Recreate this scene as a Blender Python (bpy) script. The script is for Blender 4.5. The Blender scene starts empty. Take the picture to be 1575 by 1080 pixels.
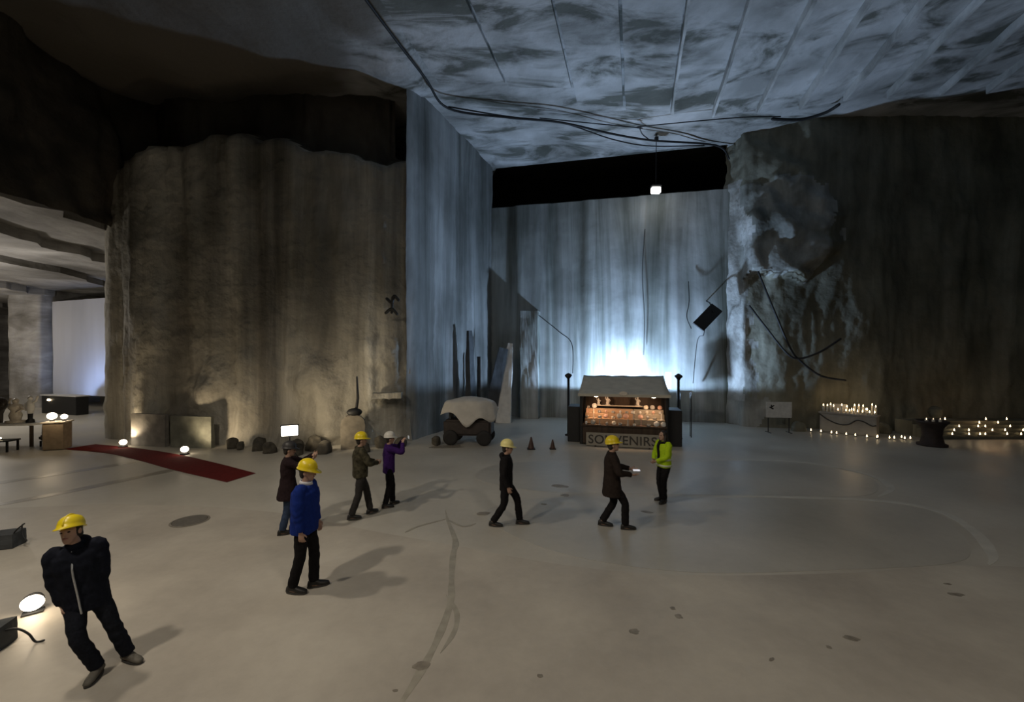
import bpy, bmesh, math, random
from mathutils import Vector, Matrix, noise
R = math.radians
random.seed(7)
scene = bpy.context.scene
C = scene.collection

# ------------------------------------------------------------------ camera, world, main lights, exposure
cam = bpy.data.cameras.new('camera'); cam_o = bpy.data.objects.new('camera', cam); C.objects.link(cam_o)
cam.sensor_width = 36.0; cam.lens = 36.0 * 650.0 / 1575.0
cam.shift_y = 10.7 / 1575.0
cam.clip_start = 0.05; cam.clip_end = 300
cam_o.location = (0, 0, 3.43); cam_o.rotation_euler = (R(90), 0, 0)
scene.camera = cam_o

world = bpy.data.worlds.new('cavern_air'); scene.world = world; world.use_nodes = True
world.node_tree.nodes['Background'].inputs[0].default_value = (0.0, 0.0, 0.0, 1)
world.node_tree.nodes['Background'].inputs[1].default_value = 0.0

def light(name, kind, loc, power, col, radius=0.15, cone=None, blend=0.3, aim=None):
    l = bpy.data.lights.new(name, kind); l.energy = power; l.color = col
    if kind == 'AREA': l.shape = 'DISK'; l.size = radius * 2
    else: l.shadow_soft_size = radius
    if kind == 'SPOT': l.spot_size = R(cone); l.spot_blend = blend
    o = bpy.data.objects.new(name, l); C.objects.link(o); o.location = loc
    if aim is not None:
        o.rotation_euler = (Vector(aim) - Vector(loc)).to_track_quat('-Z', 'Y').to_euler()
    return o
WARM = (1.0, 0.88, 0.72)
# hall lamps hung high over the left of the floor, out of view, and one over the right behind the viewer
light('hall_lamp_light', 'SPOT', (-7.4, 5.4, 8.4), 700, WARM, 0.22, 130, 0.5, (-5.2, 8.0, 0))
light('hall_lamp_light', 'SPOT', (-6.2, 1.6, 8.4), 900, WARM, 0.22, 128, 0.7, (-2.2, 5.0, 0))
light('hall_lamp_light', 'SPOT', (4.0, -2.0, 9.5), 740, WARM, 0.5, 120, 0.8, (4.0, 5.0, 0))
# cold floodlight on the floor behind the kiosk, shining up the back wall
light('floodlight_beam', 'SPOT', (6.2, 21.7, 1.5), 3300, (0.47, 0.68, 1.0), 0.16, 178, 0.08, (6.2, 21.72, 8.0))

vs = scene.view_settings
vs.view_transform = 'Standard'; vs.look = 'None'; vs.exposure = 0.0; vs.gamma = 1.0; vs.use_curve_mapping = False
scene.cycles.use_denoising = True
scene.cycles.max_bounces = 5
scene.cycles.adaptive_threshold = 0.02
scene.cycles.sample_clamp_indirect = 4.0

# ------------------------------------------------------------------ materials
MATS = {}
def nodes_of(m):
    m.use_nodes = True
    return m.node_tree.nodes, m.node_tree.links, m.node_tree.nodes['Principled BSDF']
def mat(name, col, rough=0.6, var=0.12, scale=6.0, metal=0.0, bump=0.0, spec=0.5, stretch=(1, 1, 1)):
    """plain procedural material: a base colour broken up by noise"""
    if name in MATS: return MATS[name]
    m = bpy.data.materials.new(name); N, L, B = nodes_of(m)
    tc = N.new('ShaderNodeTexCoord'); mp = N.new('ShaderNodeMapping'); mp.inputs['Scale'].default_value = stretch
    nz = N.new('ShaderNodeTexNoise'); nz.inputs['Scale'].default_value = scale; nz.inputs['Detail'].default_value = 5
    cr = N.new('ShaderNodeValToRGB')
    cr.color_ramp.elements[0].position = 0.3; cr.color_ramp.elements[1].position = 0.7
    cr.color_ramp.elements[0].color = tuple(c * (1 - var) for c in col) + (1,)
    cr.color_ramp.elements[1].color = tuple(min(1, c * (1 + var)) for c in col) + (1,)
    L.new(tc.outputs['Object'], mp.inputs[0]); L.new(mp.outputs[0], nz.inputs['Vector'])
    L.new(nz.outputs[0], cr.inputs[0]); L.new(cr.outputs[0], B.inputs['Base Color'])
    B.inputs['Roughness'].default_value = rough; B.inputs['Metallic'].default_value = metal
    B.inputs['Specular IOR Level'].default_value = spec
    if bump:
        b = N.new('ShaderNodeBump'); b.inputs['Strength'].default_value = bump; b.inputs['Distance'].default_value = 0.05
        L.new(nz.outputs[0], b.inputs['Height']); L.new(b.outputs[0], B.inputs['Normal'])
    MATS[name] = m; return m
def glow(name, col, strength):
    if name in MATS: return MATS[name]
    m = bpy.data.materials.new(name); N, L, B = nodes_of(m)
    B.inputs['Base Color'].default_value = (*col, 1)
    B.inputs['Emission Color'].default_value = (*col, 1); B.inputs['Emission Strength'].default_value = strength
    MATS[name] = m; return m
def rock(name, dark, mid, pale, streak=(0.55, 0.55, 0.035), rough=0.75, fine=1.0, blotch=0.35, bump=0.5, lo=0.3, hi=0.72):
    """quarried marble: broad streaks of three tones, blotches and grain"""
    m = bpy.data.materials.new(name); N, L, B = nodes_of(m)
    tc = N.new('ShaderNodeTexCoord')
    mp = N.new('ShaderNodeMapping'); mp.inputs['Scale'].default_value = streak
    n1 = N.new('ShaderNodeTexNoise'); n1.inputs['Scale'].default_value = 1.0; n1.inputs['Detail'].default_value = 7; n1.inputs['Roughness'].default_value = 0.62
    n1.inputs['Distortion'].default_value = 0.6
    L.new(tc.outputs['Object'], mp.inputs[0]); L.new(mp.outputs[0], n1.inputs['Vector'])
    cr = N.new('ShaderNodeValToRGB'); e = cr.color_ramp.elements
    e[0].position = lo; e[0].color = (*dark, 1); e[1].position = hi; e[1].color = (*pale, 1)
    k = e.new((lo + hi) / 2); k.color = (*mid, 1)
    L.new(n1.outputs[0], cr.inputs[0])
    n2 = N.new('ShaderNodeTexNoise'); n2.inputs['Scale'].default_value = blotch; n2.inputs['Detail'].default_value = 6
    L.new(tc.outputs['Object'], n2.inputs['Vector'])
    c2 = N.new('ShaderNodeValToRGB'); c2.color_ramp.elements[0].position = 0.36; c2.color_ramp.elements[1].position = 0.62
    c2.color_ramp.elements[0].color = (0.45, 0.45, 0.43, 1); c2.color_ramp.elements[1].color = (1, 1, 1, 1)
    L.new(n2.outputs[0], c2.inputs[0])
    mx = N.new('ShaderNodeMix'); mx.data_type = 'RGBA'; mx.blend_type = 'MULTIPLY'; mx.inputs[0].default_value = 0.8
    L.new(cr.outputs[0], mx.inputs[6]); L.new(c2.outputs[0], mx.inputs[7])
    L.new(mx.outputs[2], B.inputs['Base Color'])
    n3 = N.new('ShaderNodeTexNoise'); n3.inputs['Scale'].default_value = 3.0 * fine; n3.inputs['Detail'].default_value = 8
    L.new(tc.outputs['Object'], n3.inputs['Vector'])
    b = N.new('ShaderNodeBump'); b.inputs['Strength'].default_value = bump; b.inputs['Distance'].default_value = 0.12
    L.new(n3.outputs[0], b.inputs['Height']); L.new(b.outputs[0], B.inputs['Normal'])
    B.inputs['Roughness'].default_value = rough; B.inputs['Specular IOR Level'].default_value = 0.3
    MATS[name] = m; return m

M_pillar = rock('marble_pillar', (0.24, 0.225, 0.195), (0.47, 0.445, 0.385), (0.8, 0.77, 0.68), streak=(0.42, 0.42, 0.022), blotch=0.3, lo=0.37, hi=0.63, bump=0.9)
M_slot = rock('marble_slot', (0.10, 0.105, 0.095), (0.23, 0.24, 0.235), (0.40, 0.41, 0.41), streak=(0.75, 0.75, 0.05), blotch=0.3, bump=0.12, lo=0.34, hi=0.66)
M_back = rock('marble_back', (0.13, 0.145, 0.12), (0.36, 0.38, 0.36), (0.62, 0.64, 0.64), streak=(0.75, 0.75, 0.05), blotch=0.3, bump=0.12, lo=0.34, hi=0.66)
M_right = rock('marble_right', (0.14, 0.138, 0.11), (0.26, 0.255, 0.2), (0.42, 0.41, 0.34), streak=(0.5, 0.5, 0.06), blotch=0.4)
M_break = rock('marble_broken', (0.22, 0.22, 0.2), (0.42, 0.42, 0.4), (0.66, 0.66, 0.65), streak=(0.7, 0.7, 0.3), blotch=0.7, bump=0.8)
M_edge = rock('marble_pale_edge', (0.4, 0.4, 0.39), (0.6, 0.6, 0.59), (0.75, 0.75, 0.74), streak=(1, 1, 1))
M_ceil = rock('marble_ceiling', (0.17, 0.175, 0.155), (0.43, 0.43, 0.42), (0.6, 0.6, 0.6), streak=(0.3, 0.8, 1), blotch=0.5, lo=0.40, hi=0.54)
M_lump = rock('marble_lump', (0.2, 0.21, 0.19), (0.38, 0.385, 0.36), (0.6, 0.6, 0.57), streak=(0.5, 0.5, 0.12), blotch=0.6, bump=0.6)
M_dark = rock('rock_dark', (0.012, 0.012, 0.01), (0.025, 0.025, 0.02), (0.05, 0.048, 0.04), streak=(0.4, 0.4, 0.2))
M_ceil_shaded = M_ceil.copy(); M_ceil_shaded.name = 'marble_ceiling_shaded'
M_side = rock('marble_side_hall', (0.2, 0.19, 0.175), (0.38, 0.37, 0.36), (0.58, 0.57, 0.56), streak=(0.25, 0.25, 1.2), blotch=0.4)
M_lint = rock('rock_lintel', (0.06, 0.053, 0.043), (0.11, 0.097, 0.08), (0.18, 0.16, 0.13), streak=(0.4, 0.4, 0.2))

def floor_material(name, dark, pale, rough0, rough1, scale):
    m = bpy.data.materials.new(name); N, L, B = nodes_of(m)
    tc = N.new('ShaderNodeTexCoord')
    n1 = N.new('ShaderNodeTexNoise'); n1.inputs['Scale'].default_value = scale; n1.inputs['Detail'].default_value = 6
    n2 = N.new('ShaderNodeTexNoise'); n2.inputs['Scale'].default_value = 5.0; n2.inputs['Detail'].default_value = 8; n2.inputs['Roughness'].default_value = 0.7
    L.new(tc.outputs['Object'], n1.inputs['Vector']); L.new(tc.outputs['Object'], n2.inputs['Vector'])
    ad = N.new('ShaderNodeMath'); ad.operation = 'MULTIPLY_ADD'; ad.inputs[1].default_value = 0.3
    L.new(n2.outputs[0], ad.inputs[0]); L.new(n1.outputs[0], ad.inputs[2])
    cr = N.new('ShaderNodeValToRGB'); cr.color_ramp.elements[0].position = 0.42; cr.color_ramp.elements[1].position = 0.85
    cr.color_ramp.elements[0].color = (*dark, 1); cr.color_ramp.elements[1].color = (*pale, 1)
    L.new(ad.outputs[0], cr.inputs[0]); L.new(cr.outputs[0], B.inputs['Base Color'])
    rr = N.new('ShaderNodeMapRange'); rr.inputs[1].default_value = 0.35; rr.inputs[2].default_value = 0.65
    rr.inputs[3].default_value = rough0; rr.inputs[4].default_value = rough1
    L.new(n1.outputs[0], rr.inputs[0]); L.new(rr.outputs[0], B.inputs['Roughness'])
    B.inputs['Specular IOR Level'].default_value = 0.3
    MATS[name] = m; return m
M_floor = floor_material('floor_cement', (0.40, 0.375, 0.325), (0.56, 0.53, 0.46), 0.34, 0.5, 0.35)
M_scr1 = floor_material('floor_screed_worn', (0.36, 0.325, 0.28), (0.55, 0.51, 0.435), 0.42, 0.58, 0.5)
M_scr2 = floor_material('floor_screed_damp', (0.36, 0.345, 0.305), (0.51, 0.485, 0.43), 0.28, 0.38, 0.4)
M_stain = mat('floor_stain', (0.23, 0.205, 0.165), 0.5, 0.3, 9)
M_strip = mat('floor_strip', (0.27, 0.245, 0.205), 0.35, 0.15, 3)

# ------------------------------------------------------------------ mesh helpers
def link(name, bm, m, parent=None, smooth=False, loc=None):
    me = bpy.data.meshes.new(name); bmesh.ops.recalc_face_normals(bm, faces=bm.faces); bm.to_mesh(me); bm.free()
    return link_mesh(name, me, m, parent, smooth, loc)
def link_mesh(name, me, m, parent=None, smooth=False, loc=None):
    for x in (m if isinstance(m, (list, tuple)) else [m]): me.materials.append(x)
    if smooth:
        for p in me.polygons: p.use_smooth = True
    o = bpy.data.objects.new(name, me); C.objects.link(o)
    if parent is not None: o.parent = parent
    if loc is not None: o.location = loc
    return o
def tag(o, label, cat, group=None):
    o['label'] = label; o['category'] = cat
    if group: o['group'] = group
    return o
def struct(o, label=None):
    o['kind'] = 'structure'
    if label: o['label'] = label
    return o
def thing(name, label, cat, loc=(0, 0, 0), rz=0.0, group=None):
    o = bpy.data.objects.new(name, None); C.objects.link(o); o.location = loc; o.rotation_euler = (0, 0, rz)
    o.empty_display_size = 0.2
    return tag(o, label, cat, group)
def box(bm, c, s, rot=None, bev=0.0):
    g = bmesh.ops.create_cube(bm, size=1.0)
    M = Matrix.Translation(Vector(c)) @ (rot.to_4x4() if rot is not None else Matrix()) @ Matrix.Diagonal((*s, 1))
    bmesh.ops.transform(bm, matrix=M, verts=g['verts'])
    if bev:
        es = list({e for v in g['verts'] for e in v.link_edges})
        bmesh.ops.bevel(bm, geom=es, offset=bev, segments=2, affect='EDGES')
    return bm
def rings(bm, rs, cap=True, closed=False):
    vv = [[bm.verts.new(p) for p in r] for r in rs]
    n = len(vv[0])
    for a, b in zip(vv[:-1], vv[1:]):
        for i in range(n):
            bm.faces.new((a[i], a[(i + 1) % n], b[(i + 1) % n], b[i]))
    if cap: bm.faces.new(vv[0][::-1]); bm.faces.new(vv[-1])
    return bm
def lathe(bm, prof, n=20, c=(0, 0, 0)):
    c = Vector(c)
    return rings(bm, [[c + Vector((max(r, 1e-4) * math.cos(2 * math.pi * i / n), max(r, 1e-4) * math.sin(2 * math.pi * i / n), z)) for i in range(n)] for r, z in prof])
def frame_for(d):
    d = d.normalized(); a = Vector((0, 0, 1)) if abs(d.z) < 0.9 else Vector((1, 0, 0))
    x = d.cross(a).normalized(); return x, d.cross(x).normalized()
def tube(bm, pts, rad, n=8, round_ends=True):
    pts = [Vector(p) for p in pts]
    rad = rad if isinstance(rad, (list, tuple)) else [rad] * len(pts)
    rs = []; x = None
    m = len(pts)
    for i, p in enumerate(pts):
        d = (pts[min(i + 1, m - 1)] - pts[max(i - 1, 0)]).normalized()
        if x is None: x, y = frame_for(d)
        else:
            x = (x - d * x.dot(d)).normalized(); y = d.cross(x).normalized()
        if round_ends and i == 0:
            for k in (0.99, 0.7): rs.append([p - d * rad[0] * k + (x * math.cos(2 * math.pi * j / n) + y * math.sin(2 * math.pi * j / n)) * rad[0] * math.sqrt(1 - k * k) for j in range(n)])
        rs.append([p + (x * math.cos(2 * math.pi * j / n) + y * math.sin(2 * math.pi * j / n)) * rad[i] for j in range(n)])
        if round_ends and i == m - 1:
            for k in (0.7, 0.99): rs.append([p + d * rad[i] * k + (x * math.cos(2 * math.pi * j / n) + y * math.sin(2 * math.pi * j / n)) * rad[i] * math.sqrt(1 - k * k) for j in range(n)])
    return rings(bm, rs)
def ellipsoid(bm, c, ax, rad, nu=14, nv=9):
    c = Vector(c); x, y, z = ax
    rs = []
    for i in range(nv):
        t = math.pi * (i + 0.05) / (nv - 0.9)
        t = min(max(t, 0.04), math.pi - 0.04)
        rs.append([c + x * (rad[0] * math.sin(t) * math.cos(2 * math.pi * j / nu)) + y * (rad[1] * math.sin(t) * math.sin(2 * math.pi * j / nu)) + z * (rad[2] * math.cos(t)) for j in range(nu)])
    return rings(bm, rs)
AX = (Vector((1, 0, 0)), Vector((0, 1, 0)), Vector((0, 0, 1)))
def catmull(pts, k=8, closed=False):
    P = [Vector(p) for p in pts]; out = []; n = len(P)
    for i in range(n if closed else n - 1):
        if closed: a, b, c, d = P[(i - 1) % n], P[i], P[(i + 1) % n], P[(i + 2) % n]
        else: a, b, c, d = P[max(i - 1, 0)], P[i], P[i + 1], P[min(i + 2, n - 1)]
        for j in range(k):
            t = j / k
            out.append(0.5 * ((2 * b) + (c - a) * t + (2 * a - 5 * b + 4 * c - d) * t * t + (3 * b - a - 3 * c + d) * t ** 3))
    if not closed: out.append(P[-1])
    return out
def fbm(p, o=4):
    return noise.fractal(Vector(p), 0.9, 2.1, o, noise_basis='PERLIN_ORIGINAL')
def slab(bm, pts, z0, z1):
    lo = [bm.verts.new((p[0], p[1], z0)) for p in pts]; hi = [bm.verts.new((p[0], p[1], z1)) for p in pts]
    n = len(pts)
    for i in range(n): bm.faces.new((lo[i], lo[(i + 1) % n], hi[(i + 1) % n], hi[i]))
    f1 = bm.faces.new(lo[::-1]); f2 = bm.faces.new(hi)
    bmesh.ops.triangulate(bm, faces=[f1, f2])
    return bm
def wall(name, path, z0, z1, m, ds=0.3, dz=0.3, disp=None, smooth=True, parent=None):
    """a rock face standing on a plan polyline (room on the right-hand side of its direction), pushed in and out by disp(s,x,y,z)"""
    P = [Vector((p[0], p[1])) for p in path]; S = []
    tot = 0.0; acc = [0.0]
    for a, b in zip(P[:-1], P[1:]): tot += (b - a).length; acc.append(tot)
    ns = max(2, int(tot / ds)); nz_ = max(2, int((z1 - z0) / dz))
    cols = []
    for i in range(ns + 1):
        s = tot * i / ns
        k = max(j for j in range(len(P) - 1) if acc[j] <= s + 1e-6)
        t = (s - acc[k]) / (acc[k + 1] - acc[k]); q = P[k].lerp(P[k + 1], t)
        def tng(j): return (P[j + 1] - P[j]).normalized()
        d = tng(k); L = acc[k + 1] - acc[k]
        if t > 0.5 and k + 1 < len(P) - 1:
            w = max(0, 1 - (1 - t) * L / 0.6) * 0.5; d = d.lerp(tng(k + 1), w).normalized()
        elif t <= 0.5 and k > 0:
            w = max(0, 1 - t * L / 0.6) * 0.5; d = d.lerp(tng(k - 1), w).normalized()
        cols.append((s, q, Vector((d.y, -d.x))))
    vs_, fs = [], []
    for (s, q, n) in cols:
        for j in range(nz_ + 1):
            z = z0 + (z1 - z0) * j / nz_
            o = disp(s, q.x, q.y, z) if disp else 0
            vs_.append((q.x + n.x * o, q.y + n.y * o, z))
    h = nz_ + 1
    for i in range(ns):
        for j in range(nz_): fs.append((i * h + j, (i + 1) * h + j, (i + 1) * h + j + 1, i * h + j + 1))
    me = bpy.data.meshes.new(name); me.from_pydata(vs_, [], fs)
    return link_mesh(name, me, m, parent, smooth)

# ------------------------------------------------------------------ the cavern
H = 14.7
bm = bmesh.new(); slab(bm, [(-48, -13), (28, -13), (28, 27), (-16, 27), (-16, 42), (-48, 42)], -0.3, 0.0)
floor = struct(link('floor', bm, M_floor), 'pale grey cement floor of the cavern')

def sheet(name, pts, z, m, k=8, closed_curve=True):
    bm = bmesh.new(); q = catmull(pts, k, True) if closed_curve else [Vector(p) for p in pts]
    slab(bm, q, -0.01, z)
    return link(name, bm, m, floor)
# poured screed layers whose edges show as curving lines across the floor
front = catmull([(-9.5, 9.9), (-7.2, 9.75), (-5.1, 9.32), (-2.95, 8.44), (-1.16, 7.76), (0.9, 6.98), (2.7, 6.67), (5.3, 6.73), (7.44, 6.98), (9.6, 6.75), (13, 6.3), (19, 6.6)], 8)
sheet('screed_layer', [(-12, -11)] + [(-12, 9.6)] + [(p.x, p.y) for p in front] + [(19, -11)], 0.006, M_scr1, closed_curve=False)
mid = catmull([(2.7, 6.78), (5.3, 6.84), (7.3, 7.05), (8.2, 7.55), (8.9, 8.44), (9.35, 9.3), (8.91, 9.94), (6.5, 10.26), (3.4, 10.4), (0.6, 10.3), (-0.6, 9.3), (0.6, 7.6)], 8, True)
sheet('screed_layer', mid, 0.004, M_scr2, closed_curve=False)
far_l = [(8.7, 10.5), (9.8, 11.3), (10.25, 12.2), (10.0, 13.05), (9.2, 13.85), (7.3, 14.1), (5.5, 13.9), (2.5, 14.2), (-0.4, 13.6), (-1.0, 12.0), (0.8, 10.85), (3.4, 10.65), (6.5, 10.5)]
sheet('screed_layer', far_l, 0.005, M_scr2)
rim = mat('lime_rim', (0.55, 0.53, 0.47), 0.5, 0.08, 4)
def rim_line(pts, w): 
    P_ = [Vector((p[0], p[1], 0)) for p in pts]; ribbon('lime_rim', P_, w, .0035, rim, .15)
RIMS = [(catmull([(5.0, 10.5), (6.6, 10.42), (8.9, 10.12), (9.55, 9.4), (9.1, 8.3), (8.35, 7.35), (7.9, 7.0)], 8), .13), (catmull([(6.5, 14.3), (9.3, 14.05), (10.2, 13.2), (10.45, 12.2), (9.95, 11.1), (9.0, 10.4)], 8), .13)]
# the meandering crack towards the viewer, dark strips and darker stains
ck = catmull([(-1.5, 9.5), (-1.35, 8.9), (-1.06, 7.9), (-1.02, 7.3), (-0.93, 6.5), (-0.86, 5.9), (-0.9, 5.2), (-0.98, 4.7), (-1.1, 4.2), (-1.35, 3.5)], 6)
def ribbon(name, pts, w, z, m, wob=0.3):
    L_, R_ = [], []
    for i, p in enumerate(pts):
        d = (pts[min(i + 1, len(pts) - 1)] - pts[max(i - 1, 0)]).normalized(); n = Vector((-d.y, d.x))
        ww = w * (0.7 + wob * fbm((p.x * 2.3, p.y * 2.3, 3), 2)) * min(1, 0.15 + 4 * min(i, len(pts) - 1 - i) / len(pts))
        L_.append(p.to_2d() + n * ww); R_.append(p.to_2d() - n * ww)
    bm = bmesh.new(); slab(bm, L_ + R_[::-1], -0.01, z); return link(name, bm, m, floor)
for q_, w_ in RIMS: rim_line(q_, w_)
ribbon('crack', ck, 0.07, 0.0075, mat('crack_damp', (0.35, 0.325, 0.265), 0.4, 0.15, 6))
ribbon('crack', catmull([(-0.95, 6.1), (-0.75, 5.7), (-0.72, 5.3), (-0.83, 4.9)], 6), 0.045, 0.008, mat('crack_damp', (0.25, 0.23, 0.18), 0.4, 0.15, 6))
ribbon('crack', catmull([(-1.4, 9.0), (-1.9, 8.6), (-2.1, 8.3)], 5), 0.04, 0.006, mat('crack_damp', (0.3, 0.28, 0.2), 0.4))
ribbon('crack', catmull([(-1.35, 8.95), (-1.0, 8.6), (-0.75, 8.75)], 5), 0.04, 0.006, mat('crack_damp', (0.3, 0.28, 0.2), 0.4))
ribbon('dark_strip', catmull([(-12.5, 9.2), (-11.7, 10.3), (-11.0, 11.6), (-10.5, 12.7), (-10.35, 13.3)], 6), 0.24, 0.004, M_strip)  # first of two bands darker than the cement on the left floor
ribbon('dark_strip', catmull([(-14.8, 10.8), (-13.6, 12.2), (-12.8, 13.4), (-12.2, 14.2)], 6), 0.25, 0.004, M_strip)
def stain(x, y, a, b, ang):
    pts = []
    for i in range(14):
        t = 2 * math.pi * i / 14; k = 1 + 0.35 * fbm((math.cos(t) * 1.3 + x, math.sin(t) * 1.3 + y, 1), 3)
        u, v = a * k * math.cos(t), b * k * math.sin(t)
        pts.append((x + u * math.cos(ang) - v * math.sin(ang), y + u * math.sin(ang) + v * math.cos(ang)))
    bm = bmesh.new(); slab(bm, pts, -0.01, 0.0085); link('stain', bm, M_stain, floor)
for a in [(4.15, 5.16, .09, .05, -.5), (2.21, 5.6, .05, .05, 0), (2.2, 5.78, .035, .04, 0), (1.53, 5.29, .07, .05, .4), (6.43, 6.12, .1, .05, 0), (1.26, 11.3, .22, .13, -.3),
          (1.31, 10.55, .1, .08, 0), (0.75, 9.9, .07, .05, 0), (3.0, 9.4, .12, .06, -.4), (6.6, 6.4, .05, .03, 0), (3.75, 5.0, .03, .03, 0), (2.95, 4.8, .04, .02, .6), (-1.2, 4.35, .03, .02, 0),
          (7.2, 5.1, .5, .13, .5), (-0.62, 9.3, .16, .1, 0), (-2.5, 16.3, .7, .25, 0.1), (-1.0, 4.7, .1, .07, 0), (0.3, 4.55, .03, .03, 0)]: stain(*a)

# marble pillar block with its slot side; the room lies in front of it
def d_pillar(s, x, y, z):
    v = 0.32 * fbm((x * 0.45, y * 0.45, z * 0.03)) + 0.10 * fbm((x * 1.7, y * 1.7, z * 0.12)) + 0.05 * fbm((x * 1.2, y * 1.2, z * 1.2))
    v += 0.8 * max(0.0, fbm((x * 0.45 + 9, y * 0.4, z * 0.45), 4)) * max(0, 1 - z / 6.5) * min(1, max(0, (x + 16.2) / 1.5)) + 0.12 * noise.turbulence(Vector((x * 1.1, y, z * 1.1)), 3, True) * max(0, 1 - z / 6)
    if z < 0.8: v += 0.2 * (0.8 - z) * (x > -15.5)
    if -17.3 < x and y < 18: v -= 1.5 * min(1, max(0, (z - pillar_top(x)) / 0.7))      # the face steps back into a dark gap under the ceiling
    return v
def pillar_top(x): return 11.7 + 0.55 * fbm((x * 0.4, 3, 1), 3) + 0.9 * math.exp(-((x + 11.5) / 1.6) ** 2) - 0.12 * max(0, x + 8)
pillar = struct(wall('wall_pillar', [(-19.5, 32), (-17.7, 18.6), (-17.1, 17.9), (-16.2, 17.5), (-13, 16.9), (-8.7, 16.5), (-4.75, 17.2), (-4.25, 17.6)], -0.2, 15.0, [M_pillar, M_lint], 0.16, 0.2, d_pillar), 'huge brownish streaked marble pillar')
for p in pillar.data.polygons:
    if p.center.z > pillar_top(p.center.x) + 0.3 and p.center.y < 20: p.material_index = 1  # recessed top takes a dark rock colour, its shade put into the tone
def d_slot(s, x, y, z):
    return 0.10 * fbm((x * 0.6, y * 0.6, z * 0.05)) + 0.05 * fbm((x * 2, y * 2, z * 0.3)) + 0.03 * fbm((x * 3, y * 3, z * 3))
struct(wall('wall_left', [(-4.35, 17.45), (-4.1, 17.75), (-1.2, 25.25)], -0.2, 15.0, M_slot, 0.16, 0.2, d_slot), 'blue lit streaked marble side wall of the slot')
def d_back(s, x, y, z):
    v = 0.10 * fbm((x * 0.5, y * 0.5, z * 0.05)) + 0.012 * fbm((x * 2.5, y * 2.5, z * 0.12)) + 0.006 * fbm((x * 2, y * 2, z * 2))
    for u, w in ((1.55, 0.2), (5.5, 0.12), (8.6, 0.12)):         # vertical saw steps in the wall face
        if s > u: v += w * (1 if s < u + 2.2 else 0.3) * 0.5
    return v
struct(wall('wall_back', [(-1.4, 25.25), (11.6, 22.28)], -0.2, 12.35, M_back, 0.14, 0.16, d_back), 'back marble wall washed by cold light')
# dark gap over the back wall; near-black colour stands in for its shade
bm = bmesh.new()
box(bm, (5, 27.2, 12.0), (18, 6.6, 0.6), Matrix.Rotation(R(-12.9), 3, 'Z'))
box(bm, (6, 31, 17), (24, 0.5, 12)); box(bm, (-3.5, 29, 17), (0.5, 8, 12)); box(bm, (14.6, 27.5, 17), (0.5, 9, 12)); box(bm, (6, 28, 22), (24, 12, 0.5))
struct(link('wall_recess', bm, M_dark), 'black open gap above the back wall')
# right wall: broken corner, then a dark face
def chunk(x, z):
    """how far inside the broken overhanging lump of the right wall's corner"""
    w = 0.35 * fbm((x * 0.9, 2, z * 0.9), 4)
    lo = 7.5 + 0.5 * fbm((x * 1.1, 7, 0), 3) + max(0, x - 14.3) * 0.8; hi = 12.2 + w
    return lo, hi
def d_right(s, x, y, z):
    v = 0.3 * fbm((x * 0.35, y * 0.35, z * 0.1)) + 0.08 * fbm((x * 1.3, y * 1.3, z * 0.4)) + 0.03 * fbm((x * 3, y * 3, z * 2))
    lo, hi = chunk(x, z)
    if 11.6 < x < 15.7 and z > lo:
        e = max(0, min(1, (x - 11.6) / 0.5, (15.7 - .8 * ((z - 9.8) / 2.3) ** 2 + .5 * fbm((z, 1, 2), 3) - x) / 0.9))
        v += e * (0.95 - 0.75 * min(1, (z - lo) / (hi - lo))) if z < hi else 0.2 * e
        v += e * (0.55 * abs(fbm((x * 0.55 + 0.25 * z, 1, z * 0.35), 2)) + .1 * fbm((x * 2, 4, z * 1.5), 3)) * (1 if z < hi else .6)
    elif x < 15.7 and z > 12.2: v += 0.2 * fbm((x, y, z), 5)
    return v
wr_ = struct(wall('wall_right', [(11.25, 22.6), (11.7, 21.35), (14.6, 20.3), (17.5, 20.0), (27.6, 20.0)], -0.2, 15.0, [M_right, M_break, M_lump], 0.1, 0.12, d_right), 'dark marble face on the right with a broken pale corner')
for p in wr_.data.polygons:
    c = p.center
    if c.y > 19 and c.x < 15.8:
        lo, hi = chunk(c.x, c.z); nb = fbm((c.x * .9, c.z * .7, 3), 4)
        if c.x < 11.75 + .15 * nb and 1.2 < c.z < 12.6: p.material_index = 1
        elif lo < c.z < hi + .5 * nb and c.x < 15.4 - .9 * ((c.z - 9.8) / 2.3) ** 2 + 1.6 * nb: p.material_index = 2
        elif c.z < lo and c.x < 12.1 + .8 * nb: p.material_index = 2
struct(wall('wall_right_side', [(27.5, 20.2), (27.5, -12.5)], -0.2, 15.0, M_right, 0.8, 0.8, lambda s, x, y, z: 0.4 * fbm((x * .3, y * .3, z * .3))), 'side wall far right')
struct(wall('wall_rear', [(27.5, -12.5), (-18.4, -12.5), (-18.4, 8.5)], -0.2, 15.0, M_right, 0.8, 0.8, lambda s, x, y, z: 0.4 * fbm((x * .3, y * .3, z * .3))), 'rear cavern wall')
# lintel over the side opening
bm = bmesh.new()
def d_lint(s, x, y, z): return 0.3 * fbm((x * .5, y * .5, z * .4)) + 0.12 * fbm((x * 2, y * 2, z * 2)) + (0.5 * max(0, fbm((1, y * .6, z * .3), 3)))
struct(wall('wall_lintel', [(-17.9, 8.0), (-17.2, 14.0), (-17.1, 19.0)], 9.0, 15.0, M_lint, 0.2, 0.2, lambda s, x, y, z: d_lint(s, x, y, z) - 0.2 * (z - 9) * 0), 'dark rock over the side opening')
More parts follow.
